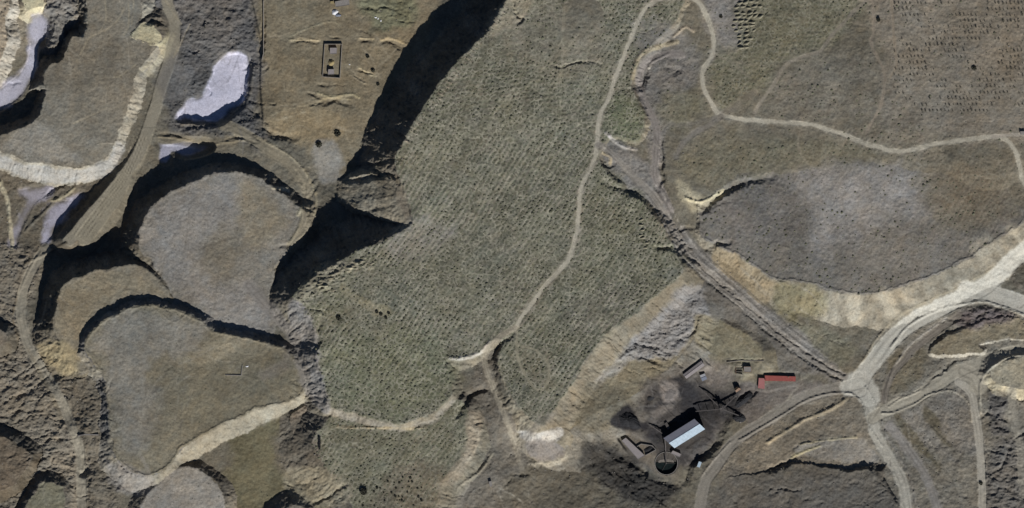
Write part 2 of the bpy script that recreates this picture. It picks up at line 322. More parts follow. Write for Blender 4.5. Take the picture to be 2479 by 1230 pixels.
paint([(1135,1000),(1165,1010),(1150,1080),(1125,1130),(1080,1180),(1060,1170),(1110,1120),(1128,1060)], (146,130,104), 8, .8, scrub=0)
paint([(960,1130),(1080,1130),(1060,1230),(900,1230)], (110,100,80), 12, .7, scrub=.4)
paint([(700,725),(735,735),(765,800),(775,880),(800,985),(770,985),(742,900),(735,850),(700,780)], (126,122,116), 6, .9)
paint([(1760,1150),(1850,1150),(2130,1160),(2160,1300),(1700,1300)], (94,89,80), 18, .9, rough=.5)
# south-east face of the central heap
paint([(1640,672),(1660,690),(1600,770),(1500,850),(1400,980),(1350,1050),(1322,1035),(1360,975),(1430,880),(1480,815),(1580,730)], (118,108,87), 6, .95, rough=.25)
paint([(1655,690),(1705,700),(1715,760),(1680,800),(1640,860),(1560,870),(1500,870),(1550,800),(1610,740)], (128,125,121), 9, .95, rough=.9)
paint([(1500,870),(1540,850),(1520,880),(1470,920),(1440,940),(1440,925)], (150,144,132), 6, .8)
paint([(1690,765),(1790,800),(1850,850),(1800,870),(1740,860),(1690,840),(1680,800)], (124,114,86), 5, .85)
paint([(1250,1045),(1290,1050),(1320,1045),(1360,1040),(1350,1065),(1290,1072)], (172,168,158), 5, .9, rough=.4)
paint([(1275,1072),(1345,1068),(1370,1100),(1330,1120),(1290,1115)], (116,110,104), 5, .9)
paint([(1280,1118),(1330,1122),(1372,1102),(1370,1115),(1330,1135),(1285,1130)], (164,156,134), 3, .8)
paint([(1410,940),(1470,930),(1530,960),(1560,1010),(1470,1040),(1400,1040)], (104,96,76), 10, .8, rough=.5)
# east heap faces
paint([(1730,600),(1790,622),(1850,662),(1880,690),(1850,740),(1790,690),(1730,640)], (140,124,92), 5, .8)
paint([(1890,680),(1940,690),(1990,712),(1990,770),(1900,770),(1870,730)], (118,110,74), 12, .7, rough=.8)
for p in ([(2050,716),(2075,716),(2085,780),(2055,780)], [(2120,712),(2150,705),(2180,760),(2160,770)], [(2350,600),(2400,570),(2420,600),(2380,630)], [(2430,550),(2460,540),(2470,580)]):
    paint(p, (160,150,126), 9, .7)
paint([(1640,430),(1700,480),(1760,460),(1700,510),(1650,490)], (150,140,110), 8, .8)
# west tops
paint([(345,560),(420,470),(540,430),(640,470),(650,560),(560,560),(480,640),(640,720),(640,820),(500,760),(380,650)], (133,128,120), 26, .8)
paint([(580,440),(650,460),(690,540),(640,600),(590,560)], (134,120,90), 20, .7)
paint([(500,560),(580,560),(560,680),(500,660)], (120,110,88), 22, .5)
paint([(150,700),(270,655),(380,690),(400,715),(300,715),(220,770),(190,830),(140,800)], (138,124,94), 8, .6)
paint([(225,820),(300,760),(480,780),(480,860),(360,870),(380,1000),(330,1100),(280,1040),(260,900)], (129,124,113), 22, .7)
paint([(520,860),(700,880),(720,940),(560,1010),(460,1040),(440,930)], (113,106,84), 26, .7)
paint([(430,870),(520,835),(600,820),(560,860),(470,885)], (142,132,106), 7, .8)
paint([(180,180),(300,170),(300,250),(170,240)], (126,118,100), 24, .5)
paint([(20,335),(90,300),(160,360),(200,395),(80,385),(0,360)], (138,132,118), 12, .8)
paint([(0,372),(60,396),(170,410),(225,402),(262,382),(285,345),(300,370),(250,430),(150,446),(60,430),(-20,400)], (147,145,138), 4, .85)
paint([(335,170),(372,140),(400,100),(420,80),(408,140),(380,190),(360,180)], (158,148,118), 4, .7)
paint([(430,1110),(500,1055),(600,1000),(735,960),(735,985),(660,1020),(560,1060),(470,1110)], (142,134,112), 6, .85)
paint([(660,1060),(750,1010),(790,1140),(760,1140),(680,1140)], (98,90,76), 10, .8, rough=.5)
paint([(700,1140),(800,1140),(860,1180),(800,1230),(700,1200)], (134,124,98), 8, .85, rough=.3)
paint([(100,835),(170,830),(185,900),(140,905)], (156,138,94), 12, .8)
paint([(260,1120),(370,1160),(350,1200),(280,1180)], (134,128,120), 10, .7)
paint([(380,165),(440,130),(450,230),(385,230)], (106,102,96), 14, .7, rough=.2)
paint([(440,-20),(560,-20),(560,120),(460,130)], (104,100,94), 24, .6)
# coal yard and its surroundings
paint([(1550,940),(1610,900),(1700,880),(1810,940),(1770,1000),(1720,1090),(1640,1140),(1560,1140),(1500,1060)], (92,86,78), 14, .9, rough=.25, scrub=0)
paint([(1585,990),(1615,925),(1700,920),(1740,955),(1800,930),(1860,950),(1810,1015),(1745,1020),(1718,1085),(1650,1135),(1590,1105),(1550,1040)], (54,52,53), 16, .85, rough=.3)
paint([(1560,990),(1600,950),(1620,920),(1680,930),(1710,990),(1680,1040),(1640,990),(1590,1000)], (44,43,45), 12, .85, rough=.2)
paint([(1560,960),(1585,930),(1610,950),(1580,975),(1560,1000)], (62,58,56), 6, .8)
paint([(1600,930),(1620,922),(1640,940),(1632,972),(1605,970),(1598,950)], (118,110,103), 6, .9, rough=.05)
paint([(1575,1000),(1640,965),(1640,980),(1590,1020),(1575,1035)], (104,98,92), 8, .7, rough=.1)
paint([(1482,1010),(1500,990),(1525,985),(1540,1010),(1570,1030),(1560,1045),(1510,1040),(1480,1028)], (44,42,44), 6, .95)
paint([(1570,1045),(1600,1030),(1600,1060),(1570,1060)], (46,44,46), 5, .8)
paint([(1500,1058),(1540,1050),(1620,1130),(1640,1160),(1600,1150),(1560,1120)], (116,106,90), 6, .7)
paint([(1410,1080),(1470,1070),(1520,1110),(1560,1150),(1640,1180),(1600,1220),(1500,1200),(1420,1130)], (52,50,48), 14, .85, rough=.9)
paint([(1660,1040),(1715,1050),(1690,1100),(1650,1100)], (74,70,66), 8, .8)
paint([(1770,960),(1830,940),(1850,955),(1800,1000),(1770,1000)], (52,50,50), 7, .9, rough=.5)
paint([(1800,930),(1990,925),(1990,950),(1880,990),(1810,1030)], (112,104,96), 8, .8, rough=.15)
paint([(1690,870),(1770,880),(1770,920),(1720,940)], (112,102,92), 8, .7)
paint([(2300,770),(2380,745),(2450,760),(2430,785),(2340,795)], (92,82,82), 10, .85, rough=1.2)
paint([(2150,1020),(2330,940),(2360,1000),(2370,1100),(2300,1080),(2260,1060),(2330,1130),(2200,1060)], (114,108,98), 10, .7)
for p in ([(2230,1000),(2290,1080),(2300,1075),(2250,985)], [(2180,1010),(2270,1120),(2260,1130),(2165,1020)]):
    paint(p, (92,84,62), 6, .8)
paint([(2400,950),(2440,960),(2430,1010),(2445,1050),(2400,1040),(2395,960)], (78,76,76), 8, .7, rough=1.3)
paint([(2440,1060),(2500,1060),(2500,1300),(2380,1300),(2390,1100)], (94,90,84), 14, .8, rough=1.2)
paint([(2150,870),(2230,840),(2240,890),(2160,960)], (98,88,62), 10, .6)

paint([(1930,1075),(2070,1062),(2110,1085),(2118,1120),(2000,1112),(1930,1095)], (138,132,120), 6, .85, rough=.1)

# ------------------------------------------------------------------ frozen ponds (level ice)
ICE = []
def pond(poly, z, col, k=1.0, fade=5, bank=0.5):
    sl_, (d, nx, ny) = samp(field(poly, True, 60), 's')
    zz = z+bank*np.maximum(d, 0)*MPP+2.5*np.maximum(d-14, 0)*MPP
    H[sl_] = np.minimum(H[sl_], zz); H[sl_] = np.where(d < 0, z, H[sl_])
    n = fbm(XC[sl_], YC[sl_], 30, 4, 3)
    e = (k*sm(fade, -fade, d+n*fade)*(1-0.25*(1-k)*0-(1-k)*np.clip(n*1.6, -1, 1)))
    st = (fbm(XC[sl_], YC[sl_], 60, 5, 14, .6)*.10-.16*sm(-16, 0, d)*sm(-.3, .5, n))[..., None]
    e = np.clip(e, 0, 1)[..., None]
    C[sl_] = C[sl_]*(1-e)+alb(col)*e*(1+0.05*n[..., None]+st)
    SMOOTH[sl_] = np.maximum(SMOOTH[sl_], sm(1, -2, d))
    CLS[sl_] = np.where(d < 0, newclass('frozen_pond'), CLS[sl_])
pond([(70,51),(79,38),(102,34),(116,48),(118,68),(109,92),(96,109),(90,137),(84,164),(79,191),(61,218),(34,246),(4,268),(-100,330),(-100,260),(0,215),(44,181),(65,150),(73,120),(75,102),(67,82)], 1.5, (176,174,190), .95, 9, .9)
pond([(430,287),(447,259),(457,239),(488,232),(512,191),(522,160),(546,137),(574,131),(601,140),(604,164),(596,191),(591,232),(580,253),(560,266),(533,287),(505,292),(461,288)], 5, (187,185,203), 1, 6, .9)
pond([(380,342),(400,350),(450,345),(502,350),(495,362),(450,372),(415,365),(405,388),(392,385),(390,362)], 7, (150,150,168), .85, 5)
pond([(48,461),(113,448),(133,461),(85,489),(75,513),(51,554),(38,595),(24,591),(34,547),(55,513),(65,485)], 1, (146,140,150), .8, 9)
pond([(130,492),(171,485),(191,468),(201,479),(160,516),(137,547),(119,578),(102,591),(99,571),(113,537),(109,516)], 1, (166,162,180), .8, 9)
for ln in ([(395,352),(430,352),(470,358)],): ridge(ln, 2.5, .0, (196,196,212), .8)

# ------------------------------------------------------------------ hollows, gullies, banks and berms
G = [([(1700,512),(1722,490),(1762,460),(1800,442),(1870,430)],13,5.5),([(1660,470),(1700,500),(1730,492)],7,2),([(1728,500),(1765,485)],5,2),([(1588,602),(1612,603),(1645,600)],9,5),
 ([(1640,566),(1655,556),(1672,552)],6,3),([(1712,604),(1730,592),(1765,586)],9,5),([(1600,400),(1605,430),(1612,480),(1612,510)],4,2),
 ([(1604,335),(1602,370),(1600,420),(1596,460)],8,4.5),([(1565,170),(1558,190),(1555,212)],12,5),([(1615,165),(1640,170),(1625,180)],10,3),
 ([(830,437),(880,434),(930,423),(955,422),(968,440)],9,6),([(840,405),(900,400),(985,380)],5,3),([(940,310),(975,330),(995,345)],4,3),([(1330,158),(1360,160),(1400,152),(1430,150),(1458,158)],5,2.6),
 ([(1075,885),(1085,872),(1120,876),(1155,882)],7,3.5),([(1106,1010),(1132,968),(1170,942),(1190,950)],11,6),([(1185,870),(1200,850),(1215,832),(1245,806)],8,4.5),([(1240,0),(1250,30),(1265,45),(1250,55)],5,4),
 ([(1460,385),(1470,402),(1490,396)],6,3),([(1462,440),(1500,455),(1535,465)],12,4),([(1530,75),(1560,80),(1600,60)],3,1),([(1600,100),(1560,125),(1545,150)],4,2),
 ([(1480,800),(1510,822),(1525,842)],5,3),([(1465,812),(1500,830),(1520,850)],5,3),([(1530,828),(1570,840),(1620,850)],6,3.5),([(1535,858),(1570,870),(1600,880)],7,4),([(1688,768),(1680,800),(1662,815)],5,3),
 ([(1785,800),(1775,850)],3,1.2),([(1850,665),(1820,690)],3,1.3),
 ([(702,104),(721,98),(749,100),(774,103)],5,2),([(799,89),(814,93),(835,99)],5,2.4),([(861,74),(882,74),(899,82)],4,1.6),([(869,100),(880,96),(903,98)],5,2),([(922,104),(943,99),(962,110),(979,118)],8,3),
 ([(865,167),(882,175),(907,188)],4,2.6),([(848,182),(870,192),(882,198)],3,1.4),([(768,203),(780,204),(797,206)],4,1.6),([(744,223),(759,228),(778,239)],5,2.6),([(749,254),(780,247),(801,245),(831,247),(856,254)],8,3),([(650,322),(680,330),(718,332)],11,4),
 ([(800,205),(820,203),(840,204)],3,1),([(775,45),(780,60)],2,.4),([(870,14),(900,20),(940,16),(990,40)],6,2),
 ([(640,20),(637,80),(636,150)],6,3),([(350,60),(375,50),(400,60)],9,5),([(60,70),(50,100)],6,2),([(170,250),(180,262),(200,262)],2,.5),
 ([(172,185),(185,160),(190,155)],2,.7),([(200,150),(205,200)],4,.4),([(1110,1170),(1150,1140),(1180,1110)],8,3),([(1115,1200),(1150,1180)],5,2),
 ([(690,1168),(705,1172),(712,1182)],5,3),([(756,1222),(800,1200),(840,1172)],6,4),([(745,1190),(800,1165)],3,1.6),([(880,1215),(900,1222)],5,2),([(1060,1225),(1100,1232)],6,3),
 ([(640,560),(680,570),(742,520)],3,.1),([(716,412),(730,440),(742,475),(748,510),(738,560)],6,2.6),([(672,598),(690,596),(705,600)],5,2),([(775,770),(768,830),(760,850)],9,4),([(690,630),(700,600)],3,1),
 ([(15,815),(0,850)],14,5),([(190,1140),(200,1150),(215,1130)],10,5),([(205,1110),(205,1150)],10,4),([(0,980),(30,960),(60,955)],5,2.5),([(75,1062),(110,1055),(140,1040)],4,2),([(540,880),(560,879)],1,.1),
 ([(2295,870),(2330,850),(2370,830)],1,.1),([(2230,940),(2260,915),(2290,890),(2310,873),(2340,868)],6,2.6),([(2260,880),(2340,852)],1,.1),([(2360,852),(2400,858)],1,.1),
 ([(2245,800),(2290,775),(2320,775)],6,2),([(2370,1010),(2400,1000),(2430,1040),(2440,1030)],7,3),([(2400,980),(2440,1020)],6,3),([(2395,1150),(2430,1120),(2440,1080)],6,2.5),
 ([(1760,1010),(1740,1050),(1722,1085),(1690,1105),(1668,1130),(1658,1160)],16,7),([(1800,955),(1830,945),(1790,985)],9,3),([(1460,1085),(1500,1105),(1540,1130),(1600,1165),(1640,1180)],11,5),([(1490,1140),(1530,1160)],14,4),
 ([(1760,878),(1800,873),(1850,872)],7,2.4),([(1860,1140),(1890,1128),(1920,1110)],9,5),([(1330,1140),(1260,1150)],4,1.5),([(1240,1150),(1270,1148),(1300,1160)],5,2),
 ([(430,300),(470,308),(520,306)],5,1.5),([(380,325),(430,328),(470,345)],6,2),([(545,340),(575,332),(620,345)],5,1.6),([(100,440),(140,445)],3,.5),([(120,470),(150,450),(185,440)],7,3),
 ([(380,720),(400,745),(410,760)],7,2),([(2225,1060),(2260,1085),(2300,1080)],3,1)]
for a in G: gully(*a)
# ditches beside the valley road
for off in (0, 16):
    ln = [(1640,570),(1660,606),(1700,648),(1740,682),(1790,722),(1840,768),(1890,806),(1950,850),(2000,884),(2045,905)]
    ln = [(x-off*0.66, y+off*0.75) for x, y in ln]
    gully(ln, 6 if off else 5, 2.6, (104,100,92), taper=False)
gully([(1600,335),(1604,400),(1618,470),(1640,540),(1660,600)], 4, 1.2, taper=False)
# long narrow tongue rows of tipped spoil, lit on their south faces
for ln, wd, h, c in [([(1185,830),(1165,855),(1120,866),(1090,866)],6,1.5,(176,168,150)),([(702,97),(749,95),(775,98)],4,1.0,(160,144,106)),([(870,92),(903,93)],3,.8,(160,144,106)),([(922,96),(950,94),(985,108)],4,1,(170,150,106)),
  ([(866,161),(908,184)],3,.8,(160,148,112)),([(750,262),(790,238),(850,240)],3,.7,(156,140,100)),([(770,225),(800,235),(850,228),(868,236)],5,1,(160,146,106)),([(845,180),(890,203)],3,.7,(150,138,108)),
  ([(655,278),(700,262),(770,250)],2.5,.3,(150,136,104)),([(670,290),(740,270)],2.5,.3,(152,138,106)),([(700,90),(740,70),(800,52),(825,62)],3,.5,(140,130,100)),
  ([(1465,322),(1500,350),(1540,362)],5,1.0,(170,162,150)),([(1620,130),(1580,148),(1570,165)],5,1.2,(176,166,148)),([(1640,100),(1600,112),(1560,125),(1540,150),(1530,190)],7,1.2,(152,138,106)),
  ([(1630,90),(1660,65),(1680,75)],5,1.2,(150,136,112)),([(1460,370),(1480,380),(1478,400)],5,1.0,(168,150,112)),
  ([(815,1034),(900,1036),(990,1038),(1030,1034)],3.5,1.1,(158,142,104)),([(720,520),(735,500),(725,550),(700,590)],6,1.2,(160,150,118)),([(660,455),(680,455),(700,462)],5,1.2,(176,164,134)),
  ([(396,762),(408,776),(430,778),(452,760)],3,.8,None),([(505,790),(510,815),(492,835)],2.5,.5,None),([(1660,480),(1700,488),(1750,462)],6,1.6,(176,164,124)),
  ([(1985,1080),(1930,1100),(1915,1110)],4,1,(160,150,110)),([(2150,985),(2190,962),(2230,945)],3.5,1.2,(168,156,130)),([(1860,1070),(1940,1020),(2010,990),(2050,965)],7,1.8,(152,138,108)),
  ([(2155,840),(2200,790),(2270,750),(2360,732),(2400,735),(2479,762)],5,1.7,(150,142,122)),([(2085,880),(2120,820),(2170,770),(2230,735),(2330,690),(2420,640)],4,1.1,(140,130,106)),
  ([(2095,935),(2110,960),(2125,985)],4,1.3,(120,112,96)),([(2240,960),(2290,945),(2325,955),(2348,985),(2352,1020)],4,1.4,(140,132,114)),([(2135,1000),(2160,1000),(2200,985),(2240,962)],4,1.4,(130,120,100)),
  ([(2375,1000),(2372,940),(2385,905),(2420,875),(2460,860),(2520,858)],4,1.5,(166,158,136)),([(2290,770),(2210,830),(2170,880),(2150,930),(2142,970)],4,1.0,(150,144,132)),
  ([(1790,1066),(1850,1030),(1900,1000),(1960,965),(2040,950),(2075,960),(2095,990),(2110,1040),(2135,1080)],4,1.5,(130,122,106)),([(2136,1020),(2150,1060),(2175,1100),(2200,1150),(2220,1230)],4,1.1,(120,114,102)),
  ([(1700,1150),(1730,1110),(1770,1070)],3.5,1.2,(130,120,104)),([(1935,1075),(2030,1062),(2075,1058)],3.5,1.0,(164,152,116)),([(1240,800),(1270,870),(1290,950),(1270,985)],2,.2,None),
  ([(100,610),(70,655),(30,760),(45,820)],4,.9,(110,96,72)),([(110,905),(150,975),(178,1030)],3.5,.9,None),([(160,590),(110,615),(60,640)],6,1.6,(90,82,66)),([(30,600),(20,500),(0,440)],7,2.0,(170,158,124)),
  ([(150,470),(120,500),(60,560)],6,1.4,(100,92,76)),([(180,455),(150,478),(125,485)],5,1.4,(156,144,110)),([(385,330),(440,336),(500,350),(540,345),(590,340)],4,1.0,(146,132,100)),([(590,250),(560,280),(530,300),(440,300)],4,1.2,(110,102,88)),
  ([(600,130),(612,180),(604,240)],4,1.2,(100,96,88)),([(620,330),(690,370),(735,410),(765,470),(760,520)],4,1.0,(140,128,98)),([(1205,880),(1230,960),(1270,1020),(1300,1046)],3.5,.8,(140,130,104)),
  ([(1150,1010),(1160,1060),(1130,1120)],5,1.2,(156,140,112)),([(1190,1100),(1160,1140),(1110,1180)],6,1.2,(150,138,112)),([(1375,870),(1300,1000),(1290,1020)],1,.01,None)]:
    ridge(ln, wd, h, c)
# hummocks of tipped loads along the south-west rim of the central heap
for k in range(95):
    t = random.random(); x = 735+t*170+random.gauss(0, 8); y = 712-t*92+random.gauss(0, 12)+8
    a = random.uniform(-.5, .1); l = random.uniform(3, 8)
    ridge([(x-l*math.cos(a), y-l*math.sin(a)), (x+l*math.cos(a), y+l*math.sin(a))], 3.2, random.uniform(.7, 1.5), (150,140,108) if random.random() < .5 else None, .6)
for k in range(34):
    t = k/33; x = 1222-t*240+random.gauss(0, 1.5); y = 20+t*320-math.sin(t*3.1)*6
    ridge([(x-2, y-3), (x+10, y+5)], 2.4, 1.0, (150,136,112), .6)
for k in range(14): ridge([(1545, 380+k*16), (1557, 376+k*16)], 3, .01)

# ------------------------------------------------------------------ roads, tracks and paths
PALE = (184,176,150)
lane([(2560,540),(2479,608),(2420,662),(2370,702),(2290,737),(2220,775),(2160,820),(2118,872),(2088,912),(2080,940)], 21, (171,167,152), 'road', 4, sink=.4)
lane([(2340,700),(2400,715),(2450,730),(2560,770)], 22, (171,167,152), 'road', 4, sink=.3)
lane([(2085,925),(2040,938),(1960,958),(1900,988),(1850,1022),(1800,1052),(1762,1088),(1732,1130),(1704,1180),(1690,1300)], 14, (128,121,108), 'road', 4, sink=.3)
lane([(2080,915),(2098,955),(2112,1005),(2120,1050),(2142,1092),(2166,1130),(2188,1180),(2205,1300)], 14, (158,153,137), 'road', 4, sink=.3)
lane([(2060,935),(2085,925),(2105,960)], 26, (171,167,152), None, 6)
lane([(2112,1012),(2150,992),(2200,972),(2260,938),(2310,905),(2370,880),(2420,862),(2479,848),(2560,842)], 15, (148,141,122), 'road', 4, sink=.3)
lane([(2320,925),(2350,950),(2362,1000),(2370,1060),(2375,1120),(2378,1200),(2382,1300)], 10, (156,149,132), 'road', 3, sink=.3)
lane([(2330,900),(2360,915),(2370,940)], 20, (152,144,124), None, 8)
lane([(2140,968),(2147,938),(2160,905),(2188,873),(2222,838),(2262,806),(2320,765)], 8, (112,104,92), 'track', 3)
lane([(2154,1032),(2201,1093),(2245,1162),(2270,1240)], 11, (132,127,120), 'track', 5, .8)
lane([(2450,940),(2452,1000),(2470,1080),(2478,1200)], 10, (138,132,116), 'track', 6, .7)
lane([(1605,-60),(1590,0),(1565,18),(1545,50),(1525,100),(1505,150),(1490,190),(1478,230),(1455,270),(1447,310),(1446,350),(1434,400),(1412,440),(1404,470),(1400,520),(1396,565),(1380,620),(1362,645),(1330,682),(1290,732),(1262,768),(1250,795)], 5.2, (168,160,138), 'path', 2.5, shoulder=(128,120,100))
lane([(1250,795),(1215,812),(1192,830),(1176,862),(1180,900),(1195,940),(1215,990),(1235,1040),(1255,1100),(1264,1135)], 7, (146,136,114), 'path', 4, .85)
lane([(1254,795),(1250,840),(1262,890),(1285,930),(1308,945),(1325,925),(1328,880),(1300,850),(1262,838)], 3, (146,138,112), None, 2, .9)
lane([(1595,0),(1640,-10),(1680,-2),(1702,22),(1720,65),(1728,108),(1722,138),(1704,165),(1700,190),(1706,220),(1722,248),(1745,278),(1800,290),(1870,294),(1950,300),(2000,312),(2050,330),(2110,352),(2180,366),(2250,352),(2330,340),(2400,330),(2430,336),(2455,362),(2468,400),(2478,440),(2520,520)], 5.2, (168,160,138), 'path', 2.5, shoulder=(128,120,102))
lane([(2400,330),(2440,328),(2560,322)], 4, (160,150,132), None, 2)
lane([(2096,-60),(2096,0),(2068,27),(2044,55),(2017,82),(1997,109),(1983,126),(1945,138),(1915,150),(1891,171),(1877,198),(1860,222),(1826,275)], 4, (138,128,110), 'path', 2.5, .8)
lane([(2113,-60),(2113,0),(2116,34),(2116,79),(2109,102),(2123,137),(2135,164),(2142,191),(2138,232),(2131,259),(2116,290),(2096,325)], 3.5, (142,128,108), 'path', 2.5, .7)
lane([(2157,-60),(2157,0),(2164,68),(2166,113),(2171,154),(2154,188)], 3, (142,126,102), 'path', 2, .7)
for ln in ([(2150,40),(2145,100),(2140,180)], [(1725,130),(1770,148),(1850,160)], [(1740,100),(1780,150),(1810,185)], [(2170,270),(2170,285),(2200,295),(2330,290),(2470,285)], [(2180,218),(2300,214),(2330,208),(2370,222)], [(1940,310),(1930,350),(1950,390)], [(2060,50),(2150,80),(2200,72)]):
    lane(ln, 2.2, (138,126,106), None, 2.5, .45, ruts=False, sink=0)
lane([(1650,130),(1605,133),(1565,152),(1550,180),(1548,208),(1558,239),(1575,273),(1588,307),(1592,341),(1588,376),(1586,420),(1600,460),(1625,510)], 9, (126,118,110), 'road', 4)
lane([(1448,350),(1470,362),(1500,392),(1530,425),(1572,462),(1605,512),(1638,572),(1662,608),(1704,652),(1780,716),(1850,776),(1930,842),(1990,884),(2045,912)], 8, (130,123,112), 'road', 4, .9)
lane([(1620,300),(1680,300),(1745,278)], 5, (122,116,104), None, 6, .6)
lane([(1635,380),(1660,340),(1720,300),(1745,280)], 7, (120,114,104), 'track', 5, .8)
lane([(1745,280),(1790,250),(1826,225)], 8, (122,112,96), None, 7, .6)
lane([(540,300),(600,330),(650,362),(700,398),(732,436),(745,478),(742,525),(728,566),(705,600)], 13, (132,122,98), 'road', 5, .9)
lane([(560,340),(480,345),(400,330)], 12, (122,110,84), None, 8, .6)
lane([(112,602),(74,660),(52,735),(60,815),(98,895),(140,955),(165,1010),(188,1070),(196,1130),(198,1300)], 12, (140,132,112), 'road', 4, .95)
lane([(70,850),(110,930),(140,990),(150,1020)], 5, (134,122,96), None, 4, .6)
lane([(600,690),(650,745),(690,790),(718,840),(728,880),(740,925),(775,975)], 13, (124,118,110), 'track', 8, .8)
lane([(700,840),(690,880),(640,910)], 12, (122,114,104), None, 10, .5)
lane([(340,1100),(362,1150),(368,1200)], 5, (146,138,122), None, 3, .6)
lane([(640,930),(780,980)], 1, (120,110,90), None, 3, .1)
lane([(1330,1010),(1270,1060),(1262,1130),(1180,1160),(1120,1200),(1130,1300)], 10, (122,116,104), None, 10, .6)
for k in range(9):      # wheel tracks down the causeway and over the western heap
    o = (k-4)*3.6
    lane([(340+o,330),(305+o,420),(262+o*1.3,478),(190+o*1.6,575)], 1.1, (88,81,66) if k % 2 else (158,148,120), None, 1, .75, ruts=False, sink=.12)
for ln in ([(300,20),(285,50),(250,75),(215,95),(200,125),(185,150)], [(255,190),(290,185),(330,155)], [(310,0),(312,60),(300,85)], [(325,0),(320,60)], [(250,-20),(258,40),(240,80)], [(260,260),(180,300)], [(460,60),(420,140)], [(400,0),(440,60)], [(700,82),(660,88),(640,80)], [(880,120),(905,150),(910,190)], [(640,260),(700,255),(760,240)], [(870,190),(930,150),(960,120)]):
    lane(ln, 2.0, (148,136,108), None, 1.6, .6, ruts=False, sink=.12)

TR = random.Random(77)
def tracks(n, box, a0, da, L0, L1, cols, k=.4, wd=(.9, 2.0)):
    for _ in range(n):
        x, y = TR.uniform(box[0], box[2]), TR.uniform(box[1], box[3]); a = a0+TR.gauss(0, da); L_ = TR.uniform(L0, L1); p = []
        cu = TR.uniform(-.5, .5)
        for i in range(6):
            p.append((x, y)); x += math.cos(a)*L_/5; y += math.sin(a)*L_/5; a += cu*.35
        lane(p, TR.uniform(*wd), TR.choice(cols), None, 1.6, k*TR.uniform(.5, 1.1), ruts=False, sink=.10)
LT = [(150,143,126), (142,134,116)]; DK = [(84,78,66), (92,86,74)]
tracks(26, (240,800,480,1020), 1.6, .35, 60, 150, LT+DK, .4)
tracks(14, (480,840,700,950), 2.7, .3, 60, 130, LT+DK, .45)
tracks(24, (380,480,660,720), 1.2, .8, 50, 130, LT+DK, .35)
tracks(16, (160,680,380,760), 2.9, .4, 40, 90, LT+DK, .4)
tracks(26, (130,40,320,340), 1.7, .6, 50, 130, LT+DK, .45)
tracks(30, (650,20,900,330), .4, .9, 30, 110, [(156,144,116), (96,86,66)], .5)
tracks(26, (1880,390,2400,640), .6, 1.2, 50, 140, LT+DK, .3)
tracks(16, (1620,20,2150,300), .9, 1.0, 50, 120, LT, .35)
tracks(22, (2160,20,2460,320), .1, .25, 60, 200, [(140,124,102), (146,130,106)], .4)
tracks(18, (1400,300,1640,440), 1.0, .4, 50, 110, LT+DK, .5)
tracks(30, (1650,600,1980,860), .72, .12, 60, 150, LT+DK, .5)
tracks(24, (2120,960,2360,1220), 1.05, .3, 50, 130, LT+DK, .5)
tracks(18, (2180,760,2460,880), -.3, .3, 50, 130, LT+DK, .5)
tracks(18, (1760,960,2080,1110), -.35, .3, 50, 130, LT+DK, .5)
tracks(20, (1780,930,1960,1010), -.2, .5, 30, 90, LT+DK, .5)
tracks(26, (1150,880,1300,1200), 1.3, .5, 30, 90, LT+DK, .5)
tracks(22, (1480,930,1760,1160), .4, 1.2, 30, 80, [(96,92,88), (52,50,50)], .6)
tracks(24, (20,640,200,1180), 1.25, .3, 40, 120, LT+DK, .5)
tracks(18, (380,0,620,330), 1.8, .6, 40, 100, [(120,116,110), (74,72,72)], .5)
tracks(20, (1000,100,1600,900), 2.2, .4, 80, 220, [(134,130,108)], .35)
tracks(12, (800,1040,1100,1150), 1.4, .6, 60, 140, [(134,130,108)], .4)
for off in (-14, -8, 9, 15, 22, 29):     # the valley is scored by many parallel ruts
    lane([(x+off*.66, y-off*.75) for x, y in [(1572,462),(1605,512),(1638,572),(1662,608),(1704,652),(1780,716),(1850,776),(1930,842),(1990,884)]], 1.6, (86,82,76) if off in (-8, 15, 29) else (146,140,130), None, 1.2, .7, ruts=False, sink=.35 if off in (-8, 15, 29) else .1)
SW = random.Random(31)
def scars(n, box, a0, da, L0, L1, wd, dep):
    for _ in range(n):
        x, y = SW.uniform(box[0], box[2]), SW.uniform(box[1], box[3]); a = a0+SW.gauss(0, da); L_ = SW.uniform(L0, L1); p = [(x, y)]
        for i in range(3): x += math.cos(a)*L_/3; y += math.sin(a)*L_/3; a += SW.gauss(0, .3); p.append((x, y))
        gully(p, SW.uniform(*wd), SW.uniform(*dep))
scars(60, (0,860,110,1180), -.35, .35, 25, 70, (2.5, 5), (.7, 2.2))
scars(40, (130,900,245,1200), -.15, .3, 15, 45, (2, 4), (.6, 1.8))
scars(26, (2380,940,2470,1200), .6, .8, 15, 50, (2.5, 5), (.7, 2.2))
scars(22, (1440,1080,1640,1200), .65, .3, 20, 60, (3, 7), (1, 3))
scars(20, (1760,1150,2130,1220), .2, .5, 20, 70, (2.5, 6), (.7, 2))
scars(30, (1500,780,1640,900), .3, .2, 25, 80, (2, 4), (.5, 1.6))
scars(26, (1380,880,1560,1040), .75, .2, 25, 70, (2, 3.5), (.3, .9))
scars(22, (1130,960,1300,1200), 1.9, .5, 15, 50, (2, 5), (.5, 1.8))
scars(26, (440,10,630,330), .5, 1.2, 10, 30, (2.5, 6), (.6, 2))
scars(14, (600,140,650,330), .2, .6, 10, 28, (3, 6), (.8, 2.2))
scars(20, (850,0,1000,60), .3, .6, 10, 30, (2.5, 5), (.5, 1.5))
scars(24, (700,740,780,960), .5, .5, 14, 40, (2.5, 5), (.6, 1.8))
scars(16, (100,-10,200,60), 1.0, .8, 10, 26, (3, 5), (.6, 1.6))
scars(16, (0,0,50,200), .9, .8, 10, 26, (3, 5), (.6, 1.8))
scars(18, (1900,740,2040,870), .4, .6, 12, 40, (2, 4), (.4, 1.2))
